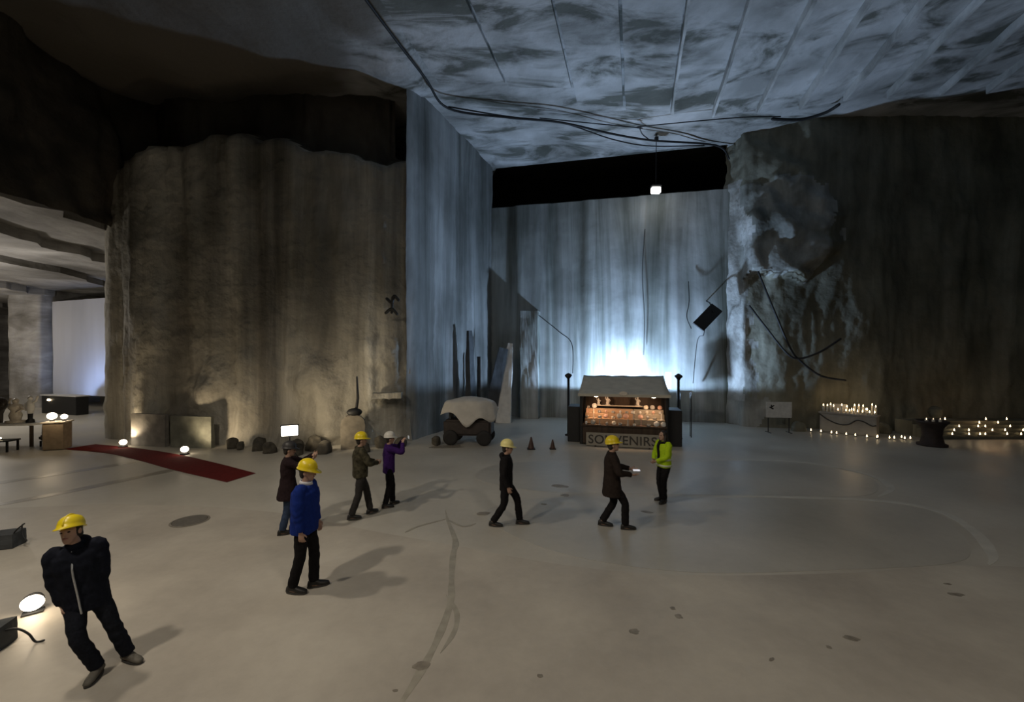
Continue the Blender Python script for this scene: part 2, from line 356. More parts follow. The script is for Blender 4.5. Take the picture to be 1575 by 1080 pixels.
# ceiling
def yb(x):
    if x < -1.2: return 26.5
    if x < 11.6: return 25.2 - (x + 1.2) * 0.2284
    return 23.2
NX, NY = 150, 110; vs_, fs = [], []
for i in range(NX + 1):
    x = -19 + 47.5 * i / NX
    for j in range(NY + 1):
        y = -13 + (yb(x) + 13) * j / NY
        z = H + 0.16 + 0.12 * fbm((x * .3, y * .3, 2)) * (0.25 if y > 12 else 1)
        if x < -3.5: z += 0.35 * fbm((x * .28, y * .28, 5)) - 0.12
        if y > yb(x) - 1.4: z = z + (H - z) * min(1, (y - yb(x) + 1.4) / 0.6)
        vs_.append((x, y, z))
for i in range(NX):
    for j in range(NY):
        a = i * (NY + 1) + j; fs.append((a, a + 1, a + NY + 2, a + NY + 1))
me = bpy.data.meshes.new('ceiling'); me.from_pydata(vs_, [], fs)
ceiling = struct(link_mesh('ceiling', me, M_ceil_shaded, None, True), 'mottled marble ceiling with saw-cut bands')
at_ = me.attributes.new('shade_mask', 'FLOAT', 'POINT')  # vertex mask darkening the unlit left ceiling, shade put into the colour
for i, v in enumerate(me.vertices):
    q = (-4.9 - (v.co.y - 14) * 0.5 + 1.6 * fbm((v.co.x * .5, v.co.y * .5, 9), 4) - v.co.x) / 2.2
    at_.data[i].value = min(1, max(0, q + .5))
N_, L_, B_ = nodes_of(M_ceil_shaded); src_ = B_.inputs['Base Color'].links[0].from_socket
an = N_.new('ShaderNodeAttribute'); an.attribute_name = 'shade_mask'; mx = N_.new('ShaderNodeMix'); mx.data_type = 'RGBA'; mx.inputs[7].default_value = (.17, .155, .135, 1)
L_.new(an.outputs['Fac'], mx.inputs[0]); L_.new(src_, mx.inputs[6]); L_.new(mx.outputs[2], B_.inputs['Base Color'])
bm = bmesh.new(); box(bm, (4, 6, H + 0.75), (50, 44, 0.2)); link('ceiling_mass', bm, M_dark, ceiling)
# saw-cut bands: each a shallow wedge, proud of its neighbour on the left
edges = [-4.2, -1.4, 1.28, 3.4, 5.5, 7.4, 9.35, 11.12, 12.8, 14.5, 16.55, 18.4, 20.4, 22.4, 24.6]
ends = [17.3, 17.6, 18.9, 19.3, 19.0, 19.2, 18.9, 18.6, 18.0, 17.8, 17.6, 17.5, 17.4, 17.3]
for k in range(len(edges) - 1):
    x0, x1, ye = edges[k], edges[k + 1], ends[k]
    cut = x0 < 5
    zl, zr = (H - 0.02, H - 0.02) if cut else (H - 0.34, H - 0.02)
    gap = 0.06 if cut else 0.0
    bm = bmesh.new(); n = 44; rs = []
    for j in range(n + 1):
        y = -12 + (ye + 12) * j / n; sh = (y - 13.3) * 0.29
        a, b = x0 + sh + gap, x1 + sh - gap
        w = 0.05 * fbm((y * 1.1, k * 3.3, 0), 3); q = 0.03 * fbm((y * 0.8, k * 5.1, 4), 3)
        tp = H + 0.3
        f = 1.0 if j < n else 1.0
        rs.append([Vector((a + w, y, tp)), Vector((b, y, tp)), Vector((b, y, zr + q)), Vector((a + (b - a) * .6 + w, y, (zl * .4 + zr * .6) + q * 1.5)), Vector((a + w, y, zl + q))])
    rings(bm, rs); sb = link('saw_band', bm, [M_ceil, M_edge], ceiling)
    if not cut:                                                  # pale strip of arris along the left edge
        bm = bmesh.new(); rs = []
        for j in range(n + 1):
            y = -12 + (ye + 12) * j / n; a = x0 + (y - 13.3) * 0.29 + 0.05 * fbm((y * 1.1, k * 3.3, 0), 3); z = zl + 0.03 * fbm((y * 0.8, k * 5.1, 4), 3)
            w = .07 + .09 * max(0, fbm((y * 1.3, k * 2.7, 2), 3))
            rs.append([Vector((a - .02, y, z + .3)), Vector((a - .02, y, z - .012)), Vector((a + w, y, z + w * .11 - .012)), Vector((a + w, y, z + .1))])
        rings(bm, rs); link('arris', bm, M_edge, sb)
# the plain band between the cuts and the back wall stays the ceiling's own surface

# side hall beyond the left opening
struct(wall('wall_side', [(-47, 6), (-47, 39.5), (-20, 38.5)], -0.2, 9.6, M_side, 0.5, 0.4, lambda s, x, y, z: 0.4 * fbm((x * .3, y * .3, z * .2)) + .1 * fbm((x, y, z))), 'far walls of the side hall')
bm = bmesh.new()
box(bm, (-33, 24, 9.9), (31.4, 34, 0.6))
side_ceiling = struct(link('ceiling_side', bm, M_side), 'rough layered rock ceiling of the side hall')
for k, (y0, z, th, off) in enumerate([(-17.6, 9.0, 0.55, 0.0), (-20.2, 8.55, 0.45, 1.0), (-23.6, 8.2, 0.4, 2.2), (-27.6, 7.8, 0.45, 3.4), (-31.5, 7.45, 0.4, 4.0)]):
    pts = []; n = 46
    for i in range(n + 1):
        y = 7 + 32 * i / n
        pts.append((y0 - (y - 16) * 0.12 * k + 0.9 * fbm((y * .35, k * 7.7, 0), 4) + (0.35 * fbm((y * 1.6, k * 2.2, 4), 3)) - 0.5 * (k > 0), y))
    pts[0] = (pts[0][0], 7); pts += [(-48, 39), (-48, 7)]
    bm = bmesh.new(); slab(bm, pts, z, z + th + 0.2)
    link('strata_slab', bm, M_side, side_ceiling)
def d_col(s, x, y, z): return 0.12 * fbm((x * .7, y * .7, z * .15)) + 0.06 * fbm((x * 2, y * 2, z))
struct(wall('wall_column', [(-35.4, 31.0), (-35.2, 29.4), (-32.6, 29.2), (-32.2, 33)], -0.1, 8.2, M_side, 0.25, 0.25, d_col), 'pale stone column in the side hall')
struct(wall('wall_screen', [(-32.4, 29.8), (-26.6, 27.8)], 0.9, 7.4, mat('pale_wall', (0.55, 0.56, 0.6), 0.7, 0.12, 0.6, stretch=(1, 1, .15)), 0.3, 0.3, lambda s, x, y, z: 0.04 * fbm((x * 2, y * 2, z * .3))), 'pale wall lit blue in the side hall')
light('side_hall_light', 'POINT', (-25.5, 19.5, 4.6), 480, (1, .92, .82), 0.3)
light('side_hall_light', 'POINT', (-34.5, 25, 5.0), 300, WARM, 0.3)
light('blue_screen_light', 'SPOT', (-27.6, 26.3, 0.9), 1300, (0.42, 0.58, 1.0), 0.15, 110, 0.5, (-29.0, 28.6, 3.6))

# ------------------------------------------------------------------ people
def solid(bm, voxel, smooth=3, ratio=None, fold=0.0, seed=0.0, name='mesh'):
    """fuse overlapping closed shapes into one continuous surface"""
    me = bpy.data.meshes.new(name); bmesh.ops.recalc_face_normals(bm, faces=bm.faces); bm.to_mesh(me); bm.free()
    o = bpy.data.objects.new('fuse', me); C.objects.link(o)
    r = o.modifiers.new('r', 'REMESH'); r.mode = 'VOXEL'; r.voxel_size = voxel
    if smooth:
        k = o.modifiers.new('s', 'SMOOTH'); k.factor = 0.5; k.iterations = smooth
    if ratio:
        d = o.modifiers.new('d', 'DECIMATE'); d.ratio = ratio
    dg = bpy.context.evaluated_depsgraph_get(); dg.update()
    out = bpy.data.meshes.new_from_object(o.evaluated_get(dg)); out.name = name
    bpy.data.objects.remove(o); bpy.data.meshes.remove(me)
    if fold:
        out.update(); ns = [v.normal.copy() for v in out.vertices]
        for v, n in zip(out.vertices, ns):
            c = v.co
            f = fbm((c.x * 7 + seed, c.y * 7, c.z * 11 + seed), 3) + 0.6 * math.sin(c.z * 42 + 5 * c.x + 6 * fbm((c.x * 5, c.y * 5, c.z * 3 + seed), 2))
            v.co = c + n * (f * fold)
    return out
def ik(a, b, l1, l2, hint):
    d = b - a; L = d.length
    if L > (l1 + l2) * 0.995: b = a + d * ((l1 + l2) * 0.995 / L); d = b - a; L = d.length
    k = (l1 * l1 - l2 * l2 + L * L) / (2 * L); h = math.sqrt(max(0, l1 * l1 - k * k))
    u = d / L; p = hint - u * hint.dot(u)
    return a + u * k + (p.normalized() * h if p.length > 1e-5 else Vector()), b
def smooth_chain(pts, rads, k=4):
    q = catmull(pts, k); rr = []
    for i in range(len(pts) - 1):
        for j in range(k): rr.append(rads[i] + (rads[i + 1] - rads[i]) * j / k)
    rr.append(rads[-1]); return q, rr
def torso(bm, secs, rt, n=22):
    """secs: (centre, half width, half depth, forward vector)"""
    rs = []
    for c, w, d, fw in secs:
        r_ = rt - fw * rt.dot(fw); r_.normalize()
        ring = []
        for j in range(n):
            t = 2 * math.pi * j / n; cx, sy = math.cos(t), math.sin(t)
            e = 0.8
            ring.append(c + r_ * (w * math.copysign(abs(cx) ** e, cx)) + fw * (d * math.copysign(abs(sy) ** e, sy)))
        rs.append(ring)
    rings(bm, rs)
def hand(bm, wrist, d, palm_n, curl=0.5, side=1):
    d = d.normalized(); n = (palm_n - d * palm_n.dot(d)).normalized(); s = d.cross(n) * side   # s points to the thumb side
    rs = []
    for t, w, th in ((-0.01, .026, .019), (.02, .032, .017), (.06, .04, .015), (.09, .038, .012)):
        rs.append([wrist + d * t + s * (w * math.cos(2 * math.pi * j / 10)) + n * (th * math.sin(2 * math.pi * j / 10)) for j in range(10)])
    rings(bm, rs)
    for i, (o, L) in enumerate(((.031, .068), (.0105, .078), (-.0105, .072), (-.031, .056))):
        p0 = wrist + d * 0.082 + s * o; a1, a2 = curl * 0.8, curl * 1.9
        p1 = p0 + (d * math.cos(a1) + n * math.sin(a1)) * L * 0.5 + s * o * 0.12
        p2 = p1 + (d * math.cos(a2) + n * math.sin(a2)) * L * 0.5
        tube(bm, [p0, p1, p2], [.0092, .0088, .0078], 8)
    t0 = wrist + d * .022 + s * .024
    t1 = t0 + (d * .6 + s * .75 + n * .25).normalized() * .038
    tube(bm, [t0, t1, t1 + (d * .9 + s * .2 + n * .45).normalized() * .032], [.0125, .011, .009], 8)
SKIN = mat('skin', (0.42, 0.26, 0.19), 0.55, 0.06, 20)
EYE = mat('eye_dark', (0.03, 0.025, 0.02), 0.2, 0.05)
LIP = mat('lips', (0.33, 0.14, 0.12), 0.5, 0.05)
SOLE = mat('shoe_sole', (0.05, 0.048, 0.045), 0.7, 0.1)
YHAT = mat('hat_yellow', (0.80, 0.62, 0.015), 0.35, 0.05, 4)
def person(label, x, y, z0, heading, height=1.76, feet=((-.1, 0), (.1, 0)), footyaw=(0, 0), hips=(0, 0), hipz=0.955, lean=(0, 0), wrists=None, hints=None,
           palm=None, curl=0.5, head_yaw=0, head_pitch=0, jacket=None, hem=0.84, flare=0.0, girth=1.0, trousers=None, shoes=None, hat=None, hat_tilt=0, hair=None, long_hair=False,
           zip_m=None, collar=None, hood=False, band=None, cuff=None, scarf=None, lift=(0, 0), seed=0.0):
    root = thing('person', label, 'person', (x, y, z0), R(heading - 90))
    k = height / 1.76; root.scale = (k, k, k)
    V = Vector; F = V((0, 1, 0)); U = V((0, 0, 1)); X = V((1, 0, 0))
    pel = V((hips[0], hips[1], hipz)); up = V((lean[0], lean[1], 1)).normalized()
    rt = (X - up * X.dot(up)).normalized(); fw = up.cross(rt).normalized()
    waist = pel + up * .13; chest = pel + up * .32; neck = pel + up * .515; headc = neck + up * .155 + fw * .025
    sh = [chest + up * .15 + rt * (s * .185) for s in (-1, 1)]; hp = [pel + rt * (s * .088) - up * .02 for s in (-1, 1)]
    ank = [V((feet[i][0], feet[i][1], .085 + lift[i])) for i in (0, 1)]
    fdir = [V((math.sin(R(footyaw[i])), math.cos(R(footyaw[i])), 0)) for i in (0, 1)]
    knee = []
    for i in (0, 1):
        kk, aa = ik(hp[i], ank[i], .435, .425, F + X * (0.25 * (1 if i else -1))); knee.append(kk); ank[i] = aa
    if wrists is None: wrists = ((-.29, .06, .84), (.29, .06, .84))
    hints = hints or ((-.6, -1, -.2), (.6, -1, -.2))
    el, wr = [], []
    for i in (0, 1):
        e, w = ik(sh[i], V(wrists[i]), .29, .265, V(hints[i])); el.append(e); wr.append(w)
    # ---- body, one surface
    bm = bmesh.new()
    torso(bm, [(pel - up * .09, .10, .07, fw), (pel, .145, .095, fw), (waist, .125, .085, fw), (chest, .15, .10, fw), (chest + up * .12, .16, .085, fw), (neck - up * .03, .09, .06, fw), (neck + up * .01, .055, .055, fw)], rt)
    tube(bm, [neck - up * .03, neck + up * .05 + fw * .008, headc - up * .05], [.058, .054, .054], 14)
    hy = Matrix.Rotation(R(head_yaw), 3, up) @ Matrix.Rotation(R(-head_pitch), 3, rt)
    hf, hr, hu = (hy @ fw), (hy @ rt), (hy @ up)
    ellipsoid(bm, headc + hu * .025 - hf * .012, (hr, hf, hu), (.077, .097, .098), 20, 13)
    rings(bm, [[headc + hu * u_ + hf * f_ + hr * (w_ * math.cos(2 * math.pi * j / 16)) + hf * (d_ * math.sin(2 * math.pi * j / 16)) for j in range(16)]
               for u_, f_, w_, d_ in ((.06, .015, .066, .075), (.02, .018, .067, .074), (-.03, .02, .06, .072), (-.07, .03, .05, .06), (-.1, .042, .034, .042), (-.112, .046, .02, .028))])
    tube(bm, [headc + hu * .022 + hf * .088, headc - hu * .008 + hf * .102, headc - hu * .024 + hf * .106], [.009, .012, .0155], 8)
    tube(bm, [headc + hu * .034 + hf * .084 - hr * .04, headc + hu * .036 + hf * .094, headc + hu * .034 + hf * .084 + hr * .04], [.010, .011, .010], 8)
    for s in (-1, 1):
        ellipsoid(bm, headc + hr * (s * .078) - hf * .008, (hr, hf, hu), (.012, .021, .033), 10, 7)
        i = 0 if s < 0 else 1
        tube(bm, *smooth_chain([sh[i] - rt * (s * .05), sh[i], sh[i].lerp(el[i], .5), el[i], el[i].lerp(wr[i], .4), wr[i]], [.05, .052, .043, .037, .036, .026]), n=12)
        hd = (wr[i] - el[i]).normalized()
        pn = V(palm[i]) if palm else (-rt * s - U * .1)
        hand(bm, wr[i], hd, pn, curl, side=1 if s > 0 else -1)
        tube(bm, *smooth_chain([hp[i] + up * .02, hp[i] - U * .08, hp[i].lerp(knee[i], .6), knee[i], knee[i].lerp(ank[i], .35), ank[i] + U * .03], [.075, .082, .066, .053, .052, .036]), n=14)
        tube(bm, [ank[i] + U * .03, ank[i] - fdir[i] * .02 - U * .035, ank[i] + fdir[i] * .09 - U * .05, ank[i] + fdir[i] * .15 - U * .055], [.036, .038, .036, .026], 12)
    link_mesh('body', solid(bm, .0065, 2, .3, name='body'), SKIN, root, True)
    for s in (-1, 1):
        bm = bmesh.new(); ellipsoid(bm, headc + hu * .012 + hf * .083 + hr * (s * .032), (hr, hf, hu), (.013, .012, .009), 10, 7); link('eye', bm, EYE, root, True)
    bm = bmesh.new(); tube(bm, [headc - hu * .055 + hf * .085 - hr * .022, headc - hu * .053 + hf * .096, headc - hu * .055 + hf * .085 + hr * .022], [.005, .008, .005], 8); link('mouth', bm, LIP, root, True)
    # ---- trousers
    bm = bmesh.new()
    torso(bm, [(pel - up * .10, .125, .105, fw), (pel - up * .02, .168 * girth, .118 * girth, fw), (pel + up * .07, .158 * girth, .112 * girth, fw), (waist, .15 * girth, .108 * girth, fw)], rt)
    for i in (0, 1):
        tube(bm, *smooth_chain([hp[i] + up * .02, hp[i] - U * .07, hp[i].lerp(knee[i], .55), knee[i], knee[i].lerp(ank[i], .5), ank[i] + U * .012], [.09, .102, .088, .073, .072, .068]), n=16, round_ends=False)
    link_mesh('trousers', solid(bm, .012, 3, .7, .0045, seed, 'trousers'), trousers, root, True)
    # ---- shoes
    for i in (0, 1):
        a = ank[i]; f = fdir[i]; r_ = V((f.y, -f.x, 0)); base = V((a.x, a.y, a.z - .085))
        rs = []
        for t, w, h in ((-.085, .022, .05), (-.075, .034, .085), (-.03, .04, .115), (.03, .042, .105), (.08, .046, .075), (.14, .047, .06), (.185, .036, .045), (.2, .018, .03)):
            rs.append([base + f * t + r_ * (w * math.cos(q)) + U * (.012 + max(0, h * .5 + h * .5 * math.sin(q))) for q in [2 * math.pi * j / 14 for j in range(14)]])
        bm = bmesh.new(); rings(bm, rs); sho = link('shoe', bm, shoes, root, True)
        bm = bmesh.new(); o_ = []
        for j in range(20):
            q = 2 * math.pi * j / 20; o_.append(base + f * (.058 + .148 * math.sin(q)) + r_ * (.05 * math.cos(q) * (1 - .18 * math.sin(q + 2.6))))
        rings(bm, [[p + U * .001 for p in o_], [p + U * .022 for p in o_]]); link('sole', bm, SOLE, sho)
    # ---- jacket
    bm = bmesh.new()
    g = girth; hemc = pel + up * (hem - .93)
    secs = [(hemc, (.178 + flare) * g, (.135 + flare * .8) * g, fw), (hemc.lerp(waist, .5), (.178 + flare * .5) * g, (.136 + flare * .4) * g, fw), (waist, .178 * g, .133 * g, fw), (chest, .192 * g, .14 * g, fw),
            (chest + up * .1, .195 * g, .125 * g, fw), (chest + up * .165, .165, .10, fw), (neck - up * .01, .085, .082, fw), (neck + up * .035, .068, .07, fw)]
    torso(bm, secs, rt)
    for i in (0, 1):
        s = -1 if i == 0 else 1
        tube(bm, *smooth_chain([sh[i] - rt * (s * .06) - up * .01, sh[i] - up * .005, sh[i].lerp(el[i], .5), el[i], el[i].lerp(wr[i], .5), wr[i] - (wr[i] - el[i]).normalized() * .01], [.078, .079, .071 * g, .064 * g, .057, .047]), n=14, round_ends=False)
    if hood:
        ellipsoid(bm, neck + up * .0 - fw * .085, (rt, fw, up), (.115, .06, .075), 16, 9)
    jk = link_mesh('jacket', solid(bm, .011, 3, .7, .005, seed + 3, 'jacket'), jacket, root, True)
    if zip_m:
        bm = bmesh.new(); pts = []
        for t in range(9):
            a = t / 8; c = hemc.lerp(neck, .02 + a * .93); dep = [.15, .15, .148, .148, .15, .152, .142, .118, .085][t] * (g if t < 7 else 1)
            pts.append(c + fw * (dep + .004))
        tube(bm, pts, .009, 6); link('zip', bm, zip_m, jk)
    if collar:
        bm = bmesh.new(); n = 18
        def cr_(w, d, u_): return [neck + up * (u_ - .012 * math.sin(2 * math.pi * j / n)) + rt * (w * math.cos(2 * math.pi * j / n)) + fw * (d * math.sin(2 * math.pi * j / n) + .006) for j in range(n)]
        rings(bm, [cr_(.088, .09, .0), cr_(.078, .081, .03), cr_(.075, .078, .042), cr_(.07, .072, .042), cr_(.075, .078, .0)]); link('collar', bm, collar, jk, True)
    if band:
        for u_ in (.05, .2):
            bm = bmesh.new(); c = hemc + up * u_; n = 26; w, d = (.190, .147)
            mk = lambda w, d, du: [c + up * du + rt * (w * math.copysign(abs(math.cos(q)) ** .8, math.cos(q))) + fw * (d * math.copysign(abs(math.sin(q)) ** .8, math.sin(q))) for q in [2 * math.pi * j / n for j in range(n)]]
            rings(bm, [mk(w * g, d * g, -.022), mk(w * g, d * g, .022)], cap=True); link('reflective_band', bm, band, jk, True)
    if scarf:
        bm = bmesh.new(); tube(bm, catmull([neck + up * .02 + fw * .09 + rt * .03, chest + fw * .158 + up * .1 + rt * .02, chest + fw * .16 - up * .05, waist + fw * .152]), .035, 8)
        n = 20; tube(bm, [neck + up * .0 + rt * (.085 * math.cos(2 * math.pi * j / n)) + fw * (.09 * math.sin(2 * math.pi * j / n) + .01) for j in range(n + 1)], .035, 8)
        link_mesh('scarf', solid(bm, .012, 2, .6, .003, 1, 'scarf'), scarf, root, True)
    # ---- hair and hat
    if hair:
        bm = bmesh.new(); ellipsoid(bm, headc + hu * .034 - hf * .022, (hr, hf, hu), (.086, .096, .1), 18, 11)
        ellipsoid(bm, headc - hu * .02 - hf * .055, (hr, hf, hu), (.076, .052, .07), 16, 9)
        if long_hair:
            tube(bm, [headc - hf * .05, headc - hu * .12 - hf * .075, headc - hu * .26 - hf * .085], [.085, .075, .045], 12)
            for s in (-1, 1): tube(bm, [headc + hr * (s * .07) + hu * .02 - hf * .02, headc + hr * (s * .085) - hu * .1, headc + hr * (s * .08) - hu * .2 + hf * .02], [.03, .034, .02], 8)
        link_mesh('hair', solid(bm, .009, 2, .6, .003, 5, 'hair'), hair, root, True)
    if hat:
        tl = Matrix.Rotation(R(-hat_tilt), 3, hr); ht_f, ht_u, ht_r = tl @ hf, tl @ hu, hr
        o = headc + hu * .058 - hf * .008; n = 24
        def ring(rx, ry, u_, visor=0.0):
            out = []
            for j in range(n):
                q = 2 * math.pi * j / n; fy = math.sin(q)
                out.append(o + ht_r * (rx * math.cos(q)) + ht_f * (ry * fy + visor * max(0, fy) ** 2) + ht_u * (u_ - .018 * visor / .05 * max(0, fy) ** 2))
            return out
        bm = bmesh.new()
        rings(bm, [ring(.099, .122, -.008, .058), ring(.118, .14, -.012, .06), ring(.118, .14, -.006, .06), ring(.108, .128, .004), ring(.106, .126, .035), ring(.096, .114, .072), ring(.076, .09, .102), ring(.045, .053, .12), ring(.012, .014, .126)])
        h_ = link('hard_hat', bm, hat, root, True)
        bm = bmesh.new(); pts = [o + ht_f * (.128 * math.cos(a)) + ht_u * (.004 + .127 * math.sin(a)) for a in [math.pi * (t + .5) / 13 for t in range(13)]]
        tube(bm, pts, .010, 8); link('hat_ridge', bm, hat, h_, True)
    return root

def cmat(n, c, r, v, sc): return mat(n, c, 0.9, v, sc, spec=0.08)
BLK = cmat('cloth_black', (0.013, 0.012, 0.013), 0.8, 0.2, 30)
NAVY = cmat('cloth_navy_black', (0.012, 0.014, 0.022), 0.75, 0.2, 30)
BLUE = cmat('cloth_blue', (0.012, 0.03, 0.19), 0.7, 0.12, 30)
CAMO = cmat('cloth_camouflage', (0.055, 0.050, 0.033), 0.8, 0.6, 14)
PURP = cmat('cloth_purple', (0.04, 0.014, 0.095), 0.75, 0.15, 30)
BRN = cmat('cloth_dark_brown', (0.028, 0.021, 0.018), 0.8, 0.15, 30)
DRED = cmat('cloth_dark_maroon', (0.022, 0.014, 0.016), 0.8, 0.15, 30)
HV = cmat('cloth_hi_vis', (0.42, 0.62, 0.02), 0.7, 0.08, 30)
JEAN = cmat('denim_dark', (0.015, 0.017, 0.024), 0.8, 0.2, 40)
JEANB = cmat('denim_blue', (0.04, 0.06, 0.11), 0.8, 0.2, 40)
GREYT = cmat('trousers_dark_grey', (0.035, 0.033, 0.032), 0.8, 0.2, 40)
BOOT = mat('boot_grey', (0.12, 0.11, 0.09), 0.7, 0.2, 20)
BSHOE = mat('shoe_black', (0.016, 0.015, 0.014), 0.5, 0.1, 20)
SILV = mat('zip_silver', (0.5, 0.52, 0.55), 0.35, 0.1, 40, 0.6)
WHT = mat('collar_white', (0.7, 0.7, 0.72), 0.7, 0.05)
REFL = mat('reflective_silver', (0.62, 0.66, 0.5), 0.4, 0.05)
HAIRD = mat('hair_dark', (0.018, 0.013, 0.01), 0.6, 0.3, 60)
WHAT = mat('hat_white', (0.62, 0.6, 0.55), 0.4, 0.05)
PHAT = mat('hat_pale_yellow', (0.78, 0.70, 0.28), 0.4, 0.05)
Z1 = 0.0065
person('man in black zipped jacket and yellow hard hat, hands in pockets, nearest the camera', -4.49, 4.66, Z1, -62, 1.75, feet=((-.19, -.03), (.03, .1)), footyaw=(-48, 10), hips=(.17, -.02), hipz=.905, lean=(.15, .02),
       wrists=((.03, .03, .80), (.33, .03, .79)), hints=((-1, -.25, 0), (1, -.25, 0)), head_pitch=-14, head_yaw=-10, jacket=NAVY, hem=.74, girth=1.1, trousers=JEAN, shoes=BOOT, hat=YHAT, hat_tilt=-8, hair=HAIRD, zip_m=SILV, hood=True, seed=1)
person('man in royal blue sweater, black trousers and yellow hard hat, facing right', -3.06, 6.24, Z1, 4, 1.88, feet=((-.06, .1), (.08, -.13)), footyaw=(-20, 8), hips=(.0, .0), lean=(0, .02),
       wrists=((-.22, .1, .86), (.23, .04, .85)), hints=((-1, -1, 0), (.8, -1, 0)), jacket=BLUE, hem=.80, girth=1.2, trousers=BLK, shoes=BSHOE, hat=YHAT, hat_tilt=6, hair=HAIRD, collar=WHT, head_pitch=4, seed=2)
person('person in dark flared coat and jeans raising both hands, behind man in blue', -4.4, 8.3, Z1, 28, 1.74, feet=((-.1, .1), (.1, -.1)), wrists=((-.12, .46, 1.46), (.14, .44, 1.44)), hints=((-1, 0, -1), (1, 0, -1)), palm=((.6, .5, .5), (-.6, .5, .5)),
       jacket=DRED, hem=.66, flare=.09, trousers=JEANB, shoes=BSHOE, hair=HAIRD, hat=mat('hat_dark', (0.03, 0.028, 0.028), 0.5), head_pitch=6, seed=3)
person('person in camouflage jacket, grey trousers and yellow hard hat, arms bent in front', -3.27, 9.1, Z1, 32, 1.78, feet=((-.02, .22), (.1, -.2)), footyaw=(-20, 10), wrists=((-.1, .33, 1.12), (.12, .34, 1.14)), hints=((-1, -.6, -.6), (1, -.6, -.6)), palm=((1, 0, .2), (-1, 0, .2)),
       jacket=CAMO, hem=.84, girth=1.1, trousers=GREYT, shoes=BSHOE, hat=YHAT, hair=HAIRD, head_yaw=-6, seed=4)
pur = person('person in purple jacket and white hard hat raising a phone to eye level', -2.85, 9.78, 0.0, 26, 1.68, feet=((-.06, .1), (.1, -.1)), footyaw=(-25, 8), wrists=((-.05, .33, 1.55), (.13, .31, 1.53)), hints=((-1, .1, -.9), (1, .1, -.9)), palm=((.7, .6, .2), (-.7, .6, .2)), curl=.7,
       jacket=PURP, hem=.80, trousers=BLK, shoes=BSHOE, hat=WHAT, hair=HAIRD, seed=5)
person('person in black clothes and pale yellow hard hat walking right beside the long crack', -0.14, 8.68, 0.0065, -4, 1.76, feet=((-.05, .3), (.09, -.24)), footyaw=(-4, 6), hips=(0, .02), hipz=.90, wrists=((-.25, .0, .84), (.25, .08, .84)),
       jacket=BLK, hem=.76, trousers=BLK, shoes=BSHOE, hat=PHAT, hat_tilt=4, hair=HAIRD, hood=True, seed=6)
rw = person('man in long dark brown jacket and yellow hard hat holding out a phone', 2.02, 8.55, 0.0045, -6, 1.86, feet=((-.07, -.17), (.08, .24)), footyaw=(10, -4), hips=(0, .0), hipz=.9, wrists=((-.13, .36, 1.1), (.16, .34, 1.06)), hints=((-1, -1, -.6), (1, -1, -.6)), palm=((.5, 0, .9), (-.4, 0, .9)), curl=.35,
       jacket=BRN, hem=.66, flare=.045, girth=1.08, trousers=BLK, shoes=BSHOE, hat=YHAT, hair=HAIRD, head_pitch=-10, seed=7)
person('woman in yellow-green safety jacket with dark hair and no hard hat, hands joined', 3.62, 10.08, 0.0045, 200, 1.70, feet=((-.09, .06), (.09, -.02)), footyaw=(-18, 14), wrists=((-.05, .27, 1.03), (.06, .26, 1.05)), hints=((-1, -.6, -.5), (1, -.6, -.5)), palm=((1, .1, .3), (-1, .1, .3)),
       jacket=HV, hem=.84, girth=1.06, trousers=BLK, shoes=BSHOE, hair=HAIRD, long_hair=True, band=REFL, scarf=BLK, head_pitch=-4, seed=8)
def phone(label, loc, rz, tilt, lit, col):
    o = thing('phone', label, 'phone', loc, rz); o.rotation_euler = (tilt, 0, rz)
    bm = bmesh.new(); box(bm, (0, 0, 0), (.15, .009, .075), bev=.003); link('case', bm, col, o)
    bm = bmesh.new(); box(bm, (0, -.005, 0), (.138, .002, .066)); link('screen', bm, lit, o)
phone('pale phone held at eye level by person in purple', (-2.44, 9.98, 1.56), R(26 - 90), 0, glow('phone_screen_dim', (.5, .55, .6), .25), mat('phone_pale', (.6, .58, .55), .3))
phone('bright phone held at waist by man in brown jacket', (2.5, 8.49, 1.17), R(-6), R(-70), glow('phone_screen', (.9, .92, 1), .5), mat('phone_dark', (.03, .03, .03), .3))

# ------------------------------------------------------------------ souvenir kiosk
WOOD = mat('wood_dark', (0.055, 0.035, 0.022), 0.7, 0.3, 8, stretch=(1, 1, .2))
BLACKP = mat('paint_black', (0.012, 0.012, 0.013), 0.6, 0.15)
CANVAS = mat('canvas_dusty', (0.52, 0.49, 0.41), 0.85, 0.1, 3, bump=.15)
KRAFT = mat('board_tan', (0.46, 0.30, 0.18), 0.8, 0.15, 5)
CREAM = mat('marble_cream', (0.62, 0.55, 0.45), 0.4, 0.12, 12)
WMARB = mat('marble_white', (0.68, 0.66, 0.62), 0.45, 0.1, 4)
GMARB = mat('marble_grey', (0.33, 0.32, 0.30), 0.6, 0.25, 3)
PINKM = mat('marble_pink', (0.55, 0.33, 0.25), 0.5, 0.15, 10)
BULB = glow('bulb_warm', (1.0, 0.82, 0.55), 14)
K0 = Vector((4.33, 16.45, 0)); KR = R(-14)
def kw(x, y, z): return K0 + Matrix.Rotation(KR, 3, 'Z') @ Vector((x, y, z))
kiosk = thing('souvenir_kiosk', 'dark souvenir kiosk with sloping dusty canvas roof in front of the lit wall', 'kiosk', K0, KR)
def part(name, m, parent, *boxes, bev=0.0):
    bm = bmesh.new()
    for b in boxes: box(bm, b[0], b[1], b[2] if len(b) > 2 else None, bev)
    return link(name, bm, m, parent)
bm = bmesh.new(); n = 14; top, bot = [], []
rr = []
